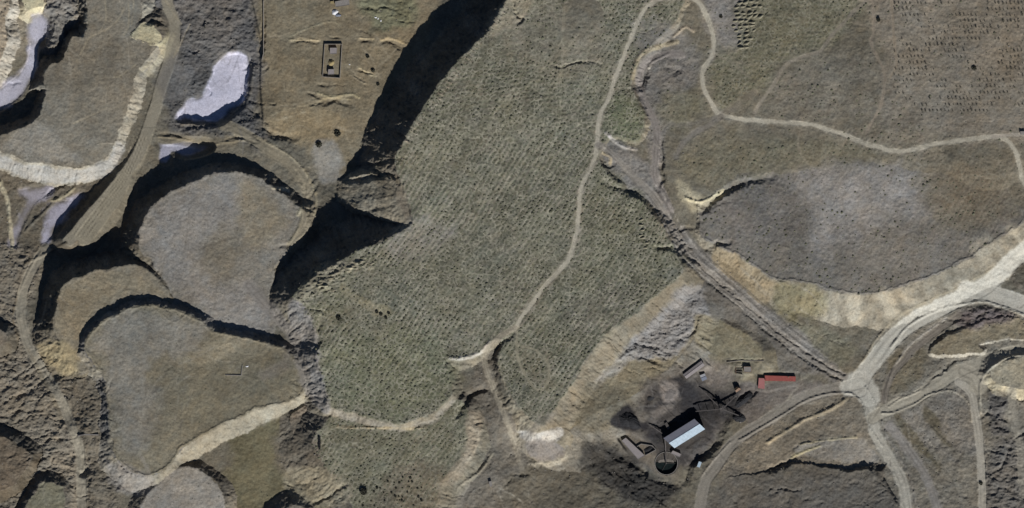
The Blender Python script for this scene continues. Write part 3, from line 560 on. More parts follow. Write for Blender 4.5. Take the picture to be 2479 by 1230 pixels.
scars(18, (740,420,800,560), 1.6, .6, 14, 40, (2.5, 5), (.5, 1.6))
scars(14, (60,388,230,404), 1.4, .5, 8, 16, (2.5, 4), (.8, 1.6))
scars(18, (0,430,200,620), 2.2, .4, 15, 50, (2.5, 4.5), (.5, 1.2))

# ------------------------------------------------------------------ fine relief and soil variation
live = 1-0.85*SMOOTH
H += ROUGH*live*(fbm(X, Y, 34, 4, 2)*1.1+fbm(X, Y, 11, 4, 6, .65)*1.1)
H += live*(vnoise(X, Y, 3.6, 8)*0.15+vnoise(X, Y, 6.5, 10)*0.17)
H += np.maximum(ROUGH-.45, 0)*live*((1-np.abs(fbm(X+2*fbm(X, Y, 30, 2, 5), Y*1.3, 22, 3, 3)))*2.2+(1-np.abs(fbm(X*.6-Y*.3, Y*1.5+X*.4, 16, 3, 13)))*1.5)
# planting rows on the terraces: low ridges that follow each slope's contour
ang = np.radians(38+26*np.clip((YC-450)/400, -1.2, 1)*-1+12*vnoise(X, Y, 260, 3))
ROWU = (XC*np.cos(ang)+YC*np.sin(ang))
def rowv(x, y): return (x-1200)*math.cos(math.radians(35))+(y-600)*math.sin(math.radians(35))+9*fbm(x, y, 220, 2, 4)
row = np.cos(2*np.pi*rowv(XC, YC)/11.0)
row2 = np.sin(2*np.pi*(YC+0.15*XC+6*fbm(X, Y, 120, 2, 6))/12.0)
ub = sm(260, 400, YC); rows = row*(.45+.55*ub)+row2*.6*(1-ub)
long_ = fbm(XC*.82+YC*.57, (YC*.82-XC*.57)*.16, 26, 3, 12)   # drawn out along the rows
H -= SCRUB*rows*(0.05+0.10*sm(-.3,.5,fbm(X, Y, 90, 3, 9)))
mot = fbm(X, Y, 140, 4, 1)*0.13+fbm(X, Y, 40, 6, 5, .78)*0.27+vnoise(X, Y, 4.5, 2)*0.08+vnoise(X, Y, 2.8, 4)*0.09
hue = fbm(X, Y, 110, 5, 7, .65)*0.05+fbm(X, Y, 14, 3, 13)*0.03
C *= (1+mot*(1-0.55*SMOOTH))[..., None]
C[..., 0] *= 1+hue*(1-.7*SMOOTH); C[..., 2] *= 1-hue*1.2*(1-.7*SMOOTH)
rk = SCRUB*(.5+.6*sm(-.4,.4,fbm(X, Y, 90, 3, 9)))
pat = sm(.1, .7, fbm(XC+YC*.2, YC, 17, 3, 11)); C *= (1+SCRUB*(.20*pat-.08)+SCRUB*.14*fbm(X, Y, 7, 2, 15)+.10*SCRUB*long_)[..., None]
C[..., 0] *= 1+.03*pat*SCRUB; C[..., 2] *= 1+.05*pat*SCRUB
C *= (1+.30*SCRUB*sm(-.55, -1, row)*sm(-.25, .55, long_))[..., None]
C *= (1-0.11*rk*rows)[..., None]
C[..., 0] *= 1-0.05*rk*rows; C[..., 2] *= 1-0.04*rk*rows
C = np.clip(C, 0.015, 0.92)

# level building plots
def zat(x, y):
    j = np.clip(np.searchsorted(XA, x), 1, NX-1); i = np.clip(np.searchsorted(YA, y), 1, NY-1)
    return H[i, j]
PLOTS = [([(1590,1050),(1690,995),(1720,1040),(1635,1100)], 3.0), ([(1498,1060),(1520,1052),(1595,1085),(1560,1118),(1540,1120)], 3.6), ([(1572,1085),(1655,1085),(1655,1160),(1572,1160)], 3.2), ([(1648,905),(1700,868),(1712,886),(1660,922)], None),
         ([(1832,905),(1932,905),(1932,928),(1855,945),(1832,942)], None), ([(776,96),(834,96),(830,196),(774,192)], None), ([(800,-8),(856,-12),(856,20),(800,22)], None), ([(1798,880),(1822,880),(1822,904),(1798,904)], None), ([(1690,902),(1715,902),(1716,926),(1694,928)], None), ([(1774,932),(1798,932),(1798,952),(1774,952)], None)]
for poly, z in PLOTS:
    sl_, (d, nx, ny) = samp(field(poly, True, 30, 0), 'n')
    if z is None: z = float(np.median(H[sl_][d < 0])); 
    k = sm(7, 0, d); H[sl_] = H[sl_]*(1-k)+z*k
dt = np.hypot(X-1613, Y-1122); H = np.where(dt < 27.6, -1.4, H)

# ------------------------------------------------------------------ materials
def mat_new(name, rough=0.9):
    m = bpy.data.materials.new(name); m.use_nodes = True; nt = m.node_tree; b = nt.nodes['Principled BSDF']
    b.inputs['Roughness'].default_value = rough; b.inputs['Specular IOR Level'].default_value = 0.2
    return m, nt, b
def terrain_mat(name, rough=0.95, spec=0.1, net=True, bump=0.5):
    m, nt, b = mat_new(name, rough); b.inputs['Specular IOR Level'].default_value = spec
    N = nt.nodes.new; L = nt.links.new
    at = N('ShaderNodeAttribute'); at.attribute_name = 'soil'
    tc = N('ShaderNodeTexCoord')
    n1 = N('ShaderNodeTexNoise'); n1.inputs['Scale'].default_value = 0.55; n1.inputs['Detail'].default_value = 6; n1.inputs['Roughness'].default_value = .7
    L(tc.outputs['Object'], n1.inputs['Vector'])
    mr = N('ShaderNodeMapRange'); mr.inputs[1].default_value = 0.3; mr.inputs[2].default_value = 0.7; mr.inputs[3].default_value = 0.78; mr.inputs[4].default_value = 1.22
    L(n1.outputs[0], mr.inputs[0])
    mul = N('ShaderNodeVectorMath'); mul.operation = 'SCALE'; L(at.outputs['Color'], mul.inputs[0]); L(mr.outputs[0], mul.inputs['Scale'])
    out = mul.outputs[0]
    if net:     # bare soil showing between the scrub as an irregular pale net
        sp = N('ShaderNodeSeparateXYZ'); L(tc.outputs['Object'], sp.inputs[0])
        cb = N('ShaderNodeCombineXYZ'); L(sp.outputs[0], cb.inputs[0]); L(sp.outputs[1], cb.inputs[1])
        nz = N('ShaderNodeTexNoise'); nz.inputs['Scale'].default_value = 0.16; nz.inputs['Detail'].default_value = 5; L(cb.outputs[0], nz.inputs['Vector'])
        ad = N('ShaderNodeVectorMath'); ad.operation = 'MULTIPLY_ADD'; ad.inputs[1].default_value = (7, 7, 0); L(nz.outputs['Color'], ad.inputs[0]); L(cb.outputs[0], ad.inputs[2])
        vo = N('ShaderNodeTexVoronoi'); vo.feature = 'DISTANCE_TO_EDGE'; vo.voronoi_dimensions = '2D'; vo.inputs['Scale'].default_value = 0.19; L(ad.outputs[0], vo.inputs['Vector'])
        v2 = N('ShaderNodeTexNoise'); v2.inputs['Scale'].default_value = 0.08; v2.inputs['Detail'].default_value = 3; L(cb.outputs[0], v2.inputs['Vector'])
        m1 = N('ShaderNodeMapRange'); m1.inputs[1].default_value = 0.0; m1.inputs[2].default_value = 0.26; m1.inputs[3].default_value = 1.0; m1.inputs[4].default_value = 0.0; L(vo.outputs['Distance'], m1.inputs[0])
        m2 = N('ShaderNodeMapRange'); m2.inputs[1].default_value = 0.38; m2.inputs[2].default_value = 0.62; m2.inputs[3].default_value = 0.15; m2.inputs[4].default_value = 0.85; L(v2.outputs[0], m2.inputs[0])
        q = N('ShaderNodeMath'); q.operation = 'MULTIPLY'; L(m1.outputs[0], q.inputs[0]); L(m2.outputs[0], q.inputs[1])
        q2 = N('ShaderNodeMath'); q2.operation = 'MULTIPLY'; L(q.outputs[0], q2.inputs[0]); L(at.outputs['Alpha'], q2.inputs[1])
        mx = N('ShaderNodeMix'); mx.data_type = 'RGBA'; L(q2.outputs[0], mx.inputs['Factor']); L(out, mx.inputs['A']); mx.inputs['B'].default_value = (*[float(v) for v in alb((146,141,120))], 1)
        out = mx.outputs['Result']
    L(out, b.inputs['Base Color'])
    bp = N('ShaderNodeBump'); bp.inputs['Strength'].default_value = bump; bp.inputs['Distance'].default_value = 0.5
    n3 = N('ShaderNodeTexNoise'); n3.inputs['Scale'].default_value = 0.9; n3.inputs['Detail'].default_value = 4; L(tc.outputs['Object'], n3.inputs['Vector'])
    L(n3.outputs[0], bp.inputs['Height']); L(bp.outputs[0], b.inputs['Normal'])
    return m
M_SOIL = terrain_mat('soil'); M_ROAD = terrain_mat('packed_dirt', .9, .15, False, .25); M_ICE = terrain_mat('dusty_ice', .55, .3, False, .12)

# ------------------------------------------------------------------ the ground sheet, split by what each piece is
WXv = (X-CX)*MPP; WYv = (CY-Y)*MPP
face_cls = CLS[:-1, :-1].ravel()
idx = np.arange(NX*NY).reshape(NY, NX)
quads = np.stack([idx[:-1, :-1], idx[1:, :-1], idx[1:, 1:], idx[:-1, 1:]], -1).reshape(-1, 4)
VV = np.stack([WXv, WYv, H], -1).reshape(-1, 3); CC = np.concatenate([C, SCRUB[..., None]], -1).reshape(-1, 4)
def mesh_np(name, v, f, mats, n=4, cols=None, mi=None):
    me = bpy.data.meshes.new(name); nf = len(f)
    me.vertices.add(len(v)); me.vertices.foreach_set('co', np.ascontiguousarray(v, np.float32).ravel())
    me.loops.add(nf*n); me.loops.foreach_set('vertex_index', np.ascontiguousarray(f, np.int32).ravel())
    me.polygons.add(nf); me.polygons.foreach_set('loop_start', np.arange(0, nf*n, n, dtype=np.int32)); me.polygons.foreach_set('loop_total', np.full(nf, n, np.int32))
    if cols is not None:
        a = me.color_attributes.new('soil', 'FLOAT_COLOR', 'POINT'); a.data.foreach_set('color', np.ascontiguousarray(cols, np.float32).ravel())
    for m in mats: me.materials.append(m)
    if mi is not None: me.polygons.foreach_set('material_index', np.ascontiguousarray(mi, np.int32))
    me.update(calc_edges=True)
    return me
def link(name, me, parent=None):
    o = bpy.data.objects.new(name, me); COL.objects.link(o)
    if parent is not None: o.parent = parent
    return o
def tag(o, label=None, cat=None, group=None, kind=None):
    if label: o['label'] = label
    if cat: o['category'] = cat
    if group: o['group'] = group
    if kind: o['kind'] = kind
    return o
for ci, nm in enumerate(CLASSES):
    sel = quads[face_cls == ci]
    if len(sel) == 0: continue
    u, inv = np.unique(sel, return_inverse=True)
    mt = M_ICE if nm == 'frozen_pond' else M_ROAD if nm in ('road', 'path', 'track') else M_SOIL
    me = mesh_np(nm, VV[u], inv.reshape(-1, 4), [mt], 4, CC[u])
    tag(link(nm, me), kind='structure')
# ------------------------------------------------------------------ things
def plain(name, c, rough=0.8, var=0.12, scale=0.8, metal=0.0, stripes=None, bump=0.0):
    m, nt, b = mat_new(name, rough); b.inputs['Metallic'].default_value = metal
    N = nt.nodes.new; L = nt.links.new
    tc = N('ShaderNodeTexCoord'); n = N('ShaderNodeTexNoise'); n.inputs['Scale'].default_value = scale; n.inputs['Detail'].default_value = 6
    L(tc.outputs['Object'], n.inputs['Vector'])
    r = N('ShaderNodeValToRGB'); a = np.array(c, float)
    r.color_ramp.elements[0].position = .3; r.color_ramp.elements[1].position = .7
    r.color_ramp.elements[0].color = (*(a*(1-var)), 1); r.color_ramp.elements[1].color = (*np.minimum(a*(1+var), 1), 1)
    L(n.outputs[0], r.inputs[0]); out = r.outputs[0]
    if stripes:
        wv = N('ShaderNodeTexWave'); wv.inputs['Scale'].default_value = stripes; wv.bands_direction = 'X'
        L(tc.outputs['Object'], wv.inputs['Vector'])
        mx = N('ShaderNodeMix'); mx.data_type = 'RGBA'; mx.blend_type = 'MULTIPLY'; mx.inputs['Factor'].default_value = .25
        L(out, mx.inputs['A']); L(wv.outputs[0], mx.inputs['B']); out = mx.outputs['Result']
    L(out, b.inputs['Base Color'])
    return m
M = dict(
 white=plain('pale_metal_roof', (.46,.56,.64), .45, .12, .35, .0), grey=plain('shaded_side_metal_roof', (.36,.36,.41), .6, .08, .2), steel=plain('rusty_steel', (.10,.09,.085), .7, .3, 1),
 conc=plain('concrete', (.27,.25,.23), .9, .15, .5), pinkroof=plain('tile_roof_grey', (.31,.28,.275), .85, .1, .6), wall=plain('rendered_wall', (.30,.27,.23), .9, .15, .4),
 red=plain('red_sheet_roof', (.33,.095,.08), .6, .14, .4), redpale=plain('faded_red_roof', (.40,.17,.16), .65, .1, .4), dark=plain('dark_opening', (.02,.02,.022), .6, .1, 1), coal=plain('coal', (.028,.028,.03), .85, .35, .5),
 brick=plain('brick', (.30,.20,.14), .9, .2, 1), straw=plain('straw', (.36,.29,.15), .95, .25, 2), sludge=plain('black_sludge', (.012,.018,.018), .35, .3, .3), cloth=plain('white_tarpaulin', (.72,.72,.74), .8, .1, 1),
 timber=plain('timber', (.20,.15,.10), .9, .3, 2), bush=plain('bush_leaves', (.065,.064,.048), .95, .5, 1.2), scrub=plain('scrub_leaves', (.125,.125,.085), .95, .4, .12), bark=plain('bark', (.08,.065,.05), .95, .2, 3),
 glass=plain('window_glass', (.03,.035,.04), .2, .1, 1), door=plain('painted_door', (.08,.10,.12), .6, .1, 1), blue=plain('blue_sheet', (.17,.19,.24), .6, .2, 1), earth=plain('tipped_earth', tuple(alb((122,116,92))), .95, .2, .6), rock=plain('pale_rock', (.19,.175,.155), .95, .35, .4),
 ash=plain('pale_ash', (.19,.172,.158), .95, .15, .3),
 yard=plain('swept_yard', (.14,.125,.11), .95, .2, .4))

class MB:
    def __init__(s): s.v = []; s.f = []
    def quadbox(s, base, z0, z1, top=None):
        """base: corner list (metres, any winding) -> closed prism"""
        n = len(base); k = len(s.v); top = top or base
        s.v += [(x, y, z0) for x, y in base]+[(x, y, (z1[i] if isinstance(z1, (list, tuple)) else z1)) for i, (x, y) in enumerate(top)]
        s.f.append(tuple(range(k+n-1, k-1, -1))); s.f.append(tuple(range(k+n, k+2*n)))
        for i in range(n): j = (i+1) % n; s.f.append((k+i, k+j, k+n+j, k+n+i))
        return s
    def box(s, cx, cy, z0, lx, ly, lz, a=0):
        c, n = math.cos(a), math.sin(a)
        return s.quadbox([(cx+x*c-y*n, cy+x*n+y*c) for x, y in ((-lx/2,-ly/2),(lx/2,-ly/2),(lx/2,ly/2),(-lx/2,ly/2))], z0, z0+lz)
    def beam(s, a, b, w_, h):
        a = Vector(a); b = Vector(b); d = (b-a).normalized(); side = d.cross(Vector((0,0,1)))
        side = side.normalized() if side.length > 1e-3 else Vector((1,0,0)); up = side.cross(d).normalized(); k = len(s.v)
        for p in (a, b):
            for u, t in ((-1,-1),(1,-1),(1,1),(-1,1)): s.v.append(tuple(p+side*u*w_/2+up*t*h/2))
        for q in ((0,3,2,1),(4,5,6,7),(0,1,5,4),(1,2,6,5),(2,3,7,6),(3,0,4,7)): s.f.append(tuple(k+i for i in q))
        return s
    def cyl(s, cx, cy, z0, z1, r, r2=None, n=20, cap=True):
        r2 = r if r2 is None else r2; k = len(s.v)
        for z, q in ((z0, r), (z1, r2)):
            for i in range(n): s.v.append((cx+q*math.cos(i*2*math.pi/n), cy+q*math.sin(i*2*math.pi/n), z))
        for i in range(n): j = (i+1) % n; s.f.append((k+i, k+j, k+n+j, k+n+i))
        if cap: s.f.append(tuple(range(k+n-1, k-1, -1))); s.f.append(tuple(range(k+n, k+2*n)))
        return s
    def ring(s, cx, cy, z0, z1, ri, ro, n=48):
        k = len(s.v)
        for q, z in ((ro, z0), (ro, z1), (ri, z1), (ri, z0)):
            for i in range(n): s.v.append((cx+q*math.cos(i*2*math.pi/n), cy+q*math.sin(i*2*math.pi/n), z))
        for a in range(4):
            b = (a+1) % 4
            for i in range(n): j = (i+1) % n; s.f.append((k+a*n+i, k+a*n+j, k+b*n+j, k+b*n+i))
        return s
    def build(s, name, mat, parent=None):
        me = bpy.data.meshes.new(name); me.from_pydata([tuple(map(float, p)) for p in s.v], [], s.f); me.materials.append(mat)
        import bmesh
        bm = bmesh.new(); bm.from_mesh(me); bmesh.ops.recalc_face_normals(bm, faces=bm.faces); bm.to_mesh(me); bm.free()
        o = bpy.data.objects.new(name, me); COL.objects.link(o)
        if parent is not None: o.parent = parent; o.location = -parent.location
        return o
def empty(name, x, y, z, label, cat, group=None):
    o = bpy.data.objects.new(name, None); COL.objects.link(o); o.location = (x, y, z); o.empty_display_size = 1
    return tag(o, label, cat, group)
def inset(c, k, kind=0):
    m = np.mean(np.array(c), 0)
    out = []
    for p in c:
        v = np.array(p)-m; L_ = np.linalg.norm(v); out.append(tuple(m+v*(1-k/L_)))
    return out
def lerp(a, b, t): return (a[0]+(b[0]-a[0])*t, a[1]+(b[1]-a[1])*t)

def gable(name, cpx, z, eave, ridge_h, roof_a, roof_b, wall, label, cat='building', over=.5, n_win=5, cut=1.0):
    """cpx: photograph corners in order; first edge is a long side"""
    c = [W(*p) for p in cpx]; cx, cy = np.mean(np.array(c), 0)
    t = empty(name, cx, cy, z, label, cat)
    w_ = inset(c, over); MB().quadbox(w_, z-1.5, z+eave).build('wall', wall, t)
    m0, m1 = lerp(c[0], c[3], .5), lerp(c[1], c[2], .5); wm0, wm1 = lerp(w_[0], w_[3], .5), lerp(w_[1], w_[2], .5)
    for (p, q, r) in ((w_[0], w_[3], wm0), (w_[1], w_[2], wm1)):
        dx, dy = (cx-r[0])*.01, (cy-r[1])*.01
        g = MB(); k = 0; g.v += [(*p, z+eave), (*q, z+eave), (*r, z+ridge_h-.2), (p[0]+dx, p[1]+dy, z+eave), (q[0]+dx, q[1]+dy, z+eave), (r[0]+dx, r[1]+dy, z+ridge_h-.2)]
        g.f += [(k, k+1, k+2), (k+5, k+4, k+3), (k, k+3, k+4, k+1), (k+1, k+4, k+5, k+2), (k+2, k+5, k+3, k)]
        g.build('gable', wall, t)
    for (a, b, mat, nm) in ((c[0], c[1], roof_a, 'roof_slope'), (c[3], c[2], roof_b, 'roof_slope')):
        r = MB(); e = z+eave+.03; h = z+ridge_h
        r.v += [(*a, e), (*b, e), (*m1, h), (*m0, h), (*a, e+.15), (*b, e+.15), (*m1, h+.15), (*m0, h+.15)]
        r.f += [(3,2,1,0), (4,5,6,7), (0,1,5,4), (1,2,6,5), (2,3,7,6), (3,0,4,7)]
        r.build(nm, mat, t)
        seams = MB()
        for i in range(1, 12):
            u = i/12; p, q = lerp(a, b, u), lerp(m0, m1, u); seams.beam((*p, e+.2), (*q, h+.2), .12, .08)
        seams.build('roof_seam', mat, t)
    MB().beam((*m0, z+ridge_h+.2), (*m1, z+ridge_h+.2), .5, .18).build('ridge_cap', roof_b, t)
    openings(t, w_, z, eave, n_win)
    return t
def openings(t, w_, z, eave, n_win, door=True):
    a, b = w_[3], w_[2]
    dx, dy = b[0]-a[0], b[1]-a[1]; L_ = math.hypot(dx, dy); ang_ = math.atan2(dy, dx)
    nx_, ny_ = dy/L_, -dx/L_
    m = np.mean(np.array(w_), 0)
    if (a[0]-m[0])*nx_+(a[1]-m[1])*ny_ < 0: nx_, ny_ = -nx_, -ny_
    for i in range(n_win):
        p = lerp(a, b, (i+.5)/n_win); hh = min(1.3, eave*.35)
        if door and i == n_win//2:
            MB().box(p[0]+nx_*.06, p[1]+ny_*.06, z+.02, 1.3, .12, min(2.2, eave*.8), ang_).build('door', M['door'], t)
        else:
            f = MB().box(p[0]+nx_*.05, p[1]+ny_*.05, z+eave*.38, 1.5, .1, hh+.2, ang_).build('window', M['timber'], t)
            q = MB().box(p[0]+nx_*.08, p[1]+ny_*.08, z+eave*.38+.1, 1.3, .1, hh, ang_).build('pane', M['glass'], f); q.location = (0, 0, 0)
def flat(name, cpx, z, h, roof, wall, label, cat='building', para=.25, n_win=3, h2=None, group=None):
    c = [W(*p) for p in cpx]; cx, cy = np.mean(np.array(c), 0)
    t = empty(name, cx, cy, z, label, cat, group)
    w_ = inset(c, .25); hs = [h]*4 if h2 is None else [h, h, h2, h2]
    MB().quadbox(w_, z-1.5, [z+q for q in hs]).build('wall', wall, t)
    MB().quadbox(c, z+min(hs)-.0+.02, [z+q+.25 for q in hs]).build('roof', roof, t) if h2 is None else MB().quadbox(c, z+min(hs)-.2, [z+q+.2 for q in hs]).build('roof', roof, t)
    if para:
        p = MB()
        for i in range(4):
            a, b = c[i], c[(i+1) % 4]; a2, b2 = lerp(a, b, .012), lerp(a, b, .985)
            p.beam((*a2, z+hs[i]+.36), (*b2, z+hs[(i+1) % 4]+.36), .3, .3)
        p.build('parapet', wall, t)
    openings(t, w_, z, min(hs), n_win)
    return t
def wall_run(name, pts, h, th, mat, label, zfix=None, closed=False, cap=None):
    P = [W(*p) for p in pts]; 
    if closed: P = P+[P[0]]
    cx, cy = np.mean(np.array(P), 0); zc = zfix if zfix is not None else float(zat(*np.mean(np.array(pts), 0)))
    t = empty(name, cx, cy, zc, label, 'wall')
    px = list(pts)+([pts[0]] if closed else [])
    for i in range(len(P)-1):
        a, b = P[i], P[i+1]; L_ = math.hypot(b[0]-a[0], b[1]-a[1]); ux, uy = (b[0]-a[0])/L_, (b[1]-a[1])/L_
        a2 = (a[0]-ux*th/2, a[1]-uy*th/2); b2 = (b[0]-ux*(th/2+.003), b[1]-uy*(th/2+.003))
        za = zfix if zfix is not None else float(zat(*px[i])); zb = zfix if zfix is not None else float(zat(*px[i+1]))
        MB().beam((*a2, za+h/2-.3), (*b2, zb+h/2-.3), th, h+.6).build('wall_panel', mat, t)
        MB().beam((*a2, za+h+.06), (*b2, zb+h+.06), th+.14, .12).build('coping', cap or mat, t)
    return t

# main shed of the coal yard
zs = 3.0
shed = gable('processing_shed', [(1606,1061),(1681,1014),(1707,1039),(1633,1085)], zs, 12, 14.8, M['grey'], M['white'], M['wall'], 'large processing shed in the coal yard, gabled roof coloured white sunward, grey on shaded side', 'shed', n_win=7)  # sun and shade put into the roof colours: sunny slope paler, other slope greyer
# tall annex behind (hidden in its own shade) and lower front porch
flat('storage_bin', [(1609,1026),(1614,1022),(1622,1036),(1617,1040)], 3.0, 6.5, M['steel'], M['steel'], 'small tall steel bin standing in the shade behind the white and grey shed', 'bin', n_win=1)
flat('pump_house', [(1629,1091),(1650,1100),(1645,1107),(1624,1098)], 3.2, 2.6, M['pinkroof'], M['conc'], 'small low pump house with pale grey roof beside the round tank', n_win=2)
# round settling tank
cx, cy = W(1613, 1122); zt = 3.2
tank = empty('settling_tank', cx, cy, zt, 'round sunken settling tank with concrete rim and black water', 'tank')
MB().ring(cx, cy, zt-4.2, zt+.7, 13.4, 14.1, 64).build('rim', M['conc'], tank)
MB().cyl(cx, cy, zt-4.0, zt-2.6, 13.35, n=64).build('sludge', M['sludge'], tank)
g = MB().cyl(cx, cy, zt-2.55, zt+2.2, .8, n=16); g.build('centre_column', M['steel'], tank)
MB().beam((cx-1, cy+13.6, zt+1.4), (cx-.2, cy+.8, zt+1.6), 1.3, .5).build('bridge', M['steel'], tank)
for a_ in (0, 2.1, 4.2): MB().beam((cx+math.cos(a_)*.9, cy+math.sin(a_)*.9, zt-1.6), (cx+12.3*math.cos(a_), cy+12.3*math.sin(a_), zt-2.2), .3, .3).build('rake_arm', M['steel'], tank)
sh = MB()
n = 20
sh.v = [(cx+13.2*math.cos(t_), cy+13.2*math.sin(t_), zt-2.5) for t_ in np.linspace(.1, math.pi-.1, n)]+[(cx+7*math.cos(t_)*1.4, cy+2+3*math.sin(t_), zt-1.1-.5*random.random()) for t_ in np.linspace(.1, math.pi-.1, n)]+[(cx+6*math.cos(t_)*1.5, cy+.5+1*math.sin(t_), zt-2.56) for t_ in np.linspace(.1, math.pi-.1, n)]
sh.f = [(i, i+1, n+i+1, n+i) for i in range(n-1)]+[(n+i, n+i+1, 2*n+i+1, 2*n+i) for i in range(n-1)]
sh.build('silt_bank', M['yard'], tank)

def conveyor(a, b, za, zb, wd, label, legs=3, cat='conveyor'):
    pa, pb = W(*a), W(*b); ga, gb = float(zat(*a)), float(zat(*b))
    wd *= .7
    t = empty('conveyor', pa[0], pa[1], ga, label, cat)
    A_, B_ = Vector((*pa, ga+za)), Vector((*pb, gb+zb))
    MB().beam(A_, B_, wd, .5).build('gallery_floor', M['steel'], t)
    MB().beam(A_+Vector((0,0,.8)), B_+Vector((0,0,.8)), wd+.2, 1.0).build('gallery_cover', M['steel'], t)
    for i in range(legs):
        u = (i+.7)/(legs+.4); p = A_.lerp(B_, u); gx = ga+(gb-ga)*u
        d = (B_-A_); d.z = 0; d.normalize(); s_ = Vector((-d.y, d.x, 0))
        for q in (-1, 1): MB().beam(Vector((p.x, p.y, gx-.5))+s_*q*(wd*.9), Vector((p.x, p.y, p.z-.3))+s_*q*wd*.35, .3, .3).build('trestle_leg', M['steel'], t)
    return t
zt2 = float(zat(1747, 988))
x0, y0 = W(1747, 990)
tw = empty('transfer_tower', x0, y0, zt2, 'small dark transfer tower where the conveyors meet in the coal yard', 'tower')
MB().box(x0, y0, zt2+5.5, 4.5, 4.5, 3.8, .4).build('cabin', M['steel'], tw); MB().box(x0, y0, zt2+9.32, 5.1, 5.1, .3, .4).build('roof', M['steel'], tw)
for u, v in ((-1,-1),(1,-1),(1,1),(-1,1)): MB().beam((x0+u*2.2, y0+v*2.2, zt2-1), (x0+u*1.6, y0+v*1.6, zt2+5.5), .35, .35).build('leg', M['steel'], tw)
MB().cyl(x0-1.2, y0+1.0, zt2+9.65, zt2+11.2, 1.6, .8, 14).build('hopper', M['steel'], tw)
conveyor((1742,986), (1693,938), 6.5, 1.2, 1.3, 'thin conveyor slanting from the dark tower up to the open coal ground')
conveyor((1743,991), (1684,996), 6.5, 8.0, 1.2, 'thin conveyor running level from the dark tower to the big shed')
conveyor((1752,988), (1783,957), 6.0, 2.0, 1.6, 'short conveyor between the dark tower and the small tan-roofed building')
conveyor((1752,992), (1788,1006), 6.0, 2.5, 1.4, 'short conveyor dropping from the dark tower to the black coal heap', 2)
conveyor((1610,1064), (1612,1100), 8.0, 2.5, 1.2, 'narrow conveyor from the shed corner down to the round tank')
conveyor((1604,1050), (1572,1028), 6.0, 2.0, 1.2, 'narrow conveyor reaching from the shed towards the black fan-shaped heap')

gable('long_shed', [(1653,907),(1698,873),(1706,885),(1662,917)], float(zat(1680,895)), 2.8, 3.6, M['pinkroof'], M['pinkroof'], M['wall'], 'long low building with dusty pinkish grey roof above the coal yard', n_win=6)
gable('hut', [(1694,909),(1706,904),(1712,918),(1700,923)], float(zat(1702,913)), 3.6, 4.6, M['cloth'], M['blue'], M['wall'], 'small hut with one white and one blue-grey roof slope below the long pinkish building', n_win=2)
gable('hut', [(1777,942),(1784,936),(1794,942),(1783,950)], float(zat(1785,943)), 5.6, 6.6, M['timber'], M['brick'], M['brick'], 'little tall hut with tan roof west of the red building', n_win=1)
zr = float(zat(1880,917))
rb = flat('red_building', [(1851.5,909),(1926.5,911.5),(1926,923.5),(1852,922)], zr, 3.0, M['red'], M['brick'], 'long low building with bright red sheet roof beside the road', n_win=10, para=0)
wg = MB().quadbox([W(*p) for p in ((1837.5,915.5),(1851.2,916.5),(1850.5,941),(1835.5,939))], zr-1.5, zr+2.5).build('side_wing_wall', M['brick'], rb)
MB().quadbox([W(*p) for p in ((1837,915),(1851.3,916),(1850.9,941.6),(1835,939.6))], zr+2.53, zr+2.75).build('side_wing_roof', M['redpale'], rb)
bx_, by_ = W(1909, 913.5); MB().box(bx_, by_, zr+3.26, 1.0, 1.6, 1.1).build('chimney', M['brick'], rb)
bx_, by_ = W(1852.6, 919.6); MB().box(bx_, by_, zr+3.26, 1.1, 1.1, .5).build('roof_hatch', M['red'], rb)
flat('courtyard_house', [(1801,888),(1819,888),(1819,901),(1801,901)], float(zat(1810,893)), 3.2, M['conc'], M['brick'], 'flat roofed grey-brown house with pens beside it, west of the red building', n_win=2)
zp = float(zat(1790,895))
pens = empty('animal_pen', *W(1790, 895), zp, 'dark open pens of low walls next to the flat roofed grey-brown house', 'pen')
for yy in (886, 893, 900, 907): MB().beam((*W(1781, yy), zp+.9), (*W(1797.5, yy), zp+.9), .4, 2.2).build('pen_wall', M['wall'], pens)
MB().beam((*W(1781.2, 887), zp+.85), (*W(1781.2, 906), zp+.85), .4, 2.1).build('back_wall', M['brick'], pens)
wall_run('garden_wall', [(1760,877),(1790,873),(1850,874)], 1.6, .5, M['wall'], 'low wall above the flat roofed house and its pens')

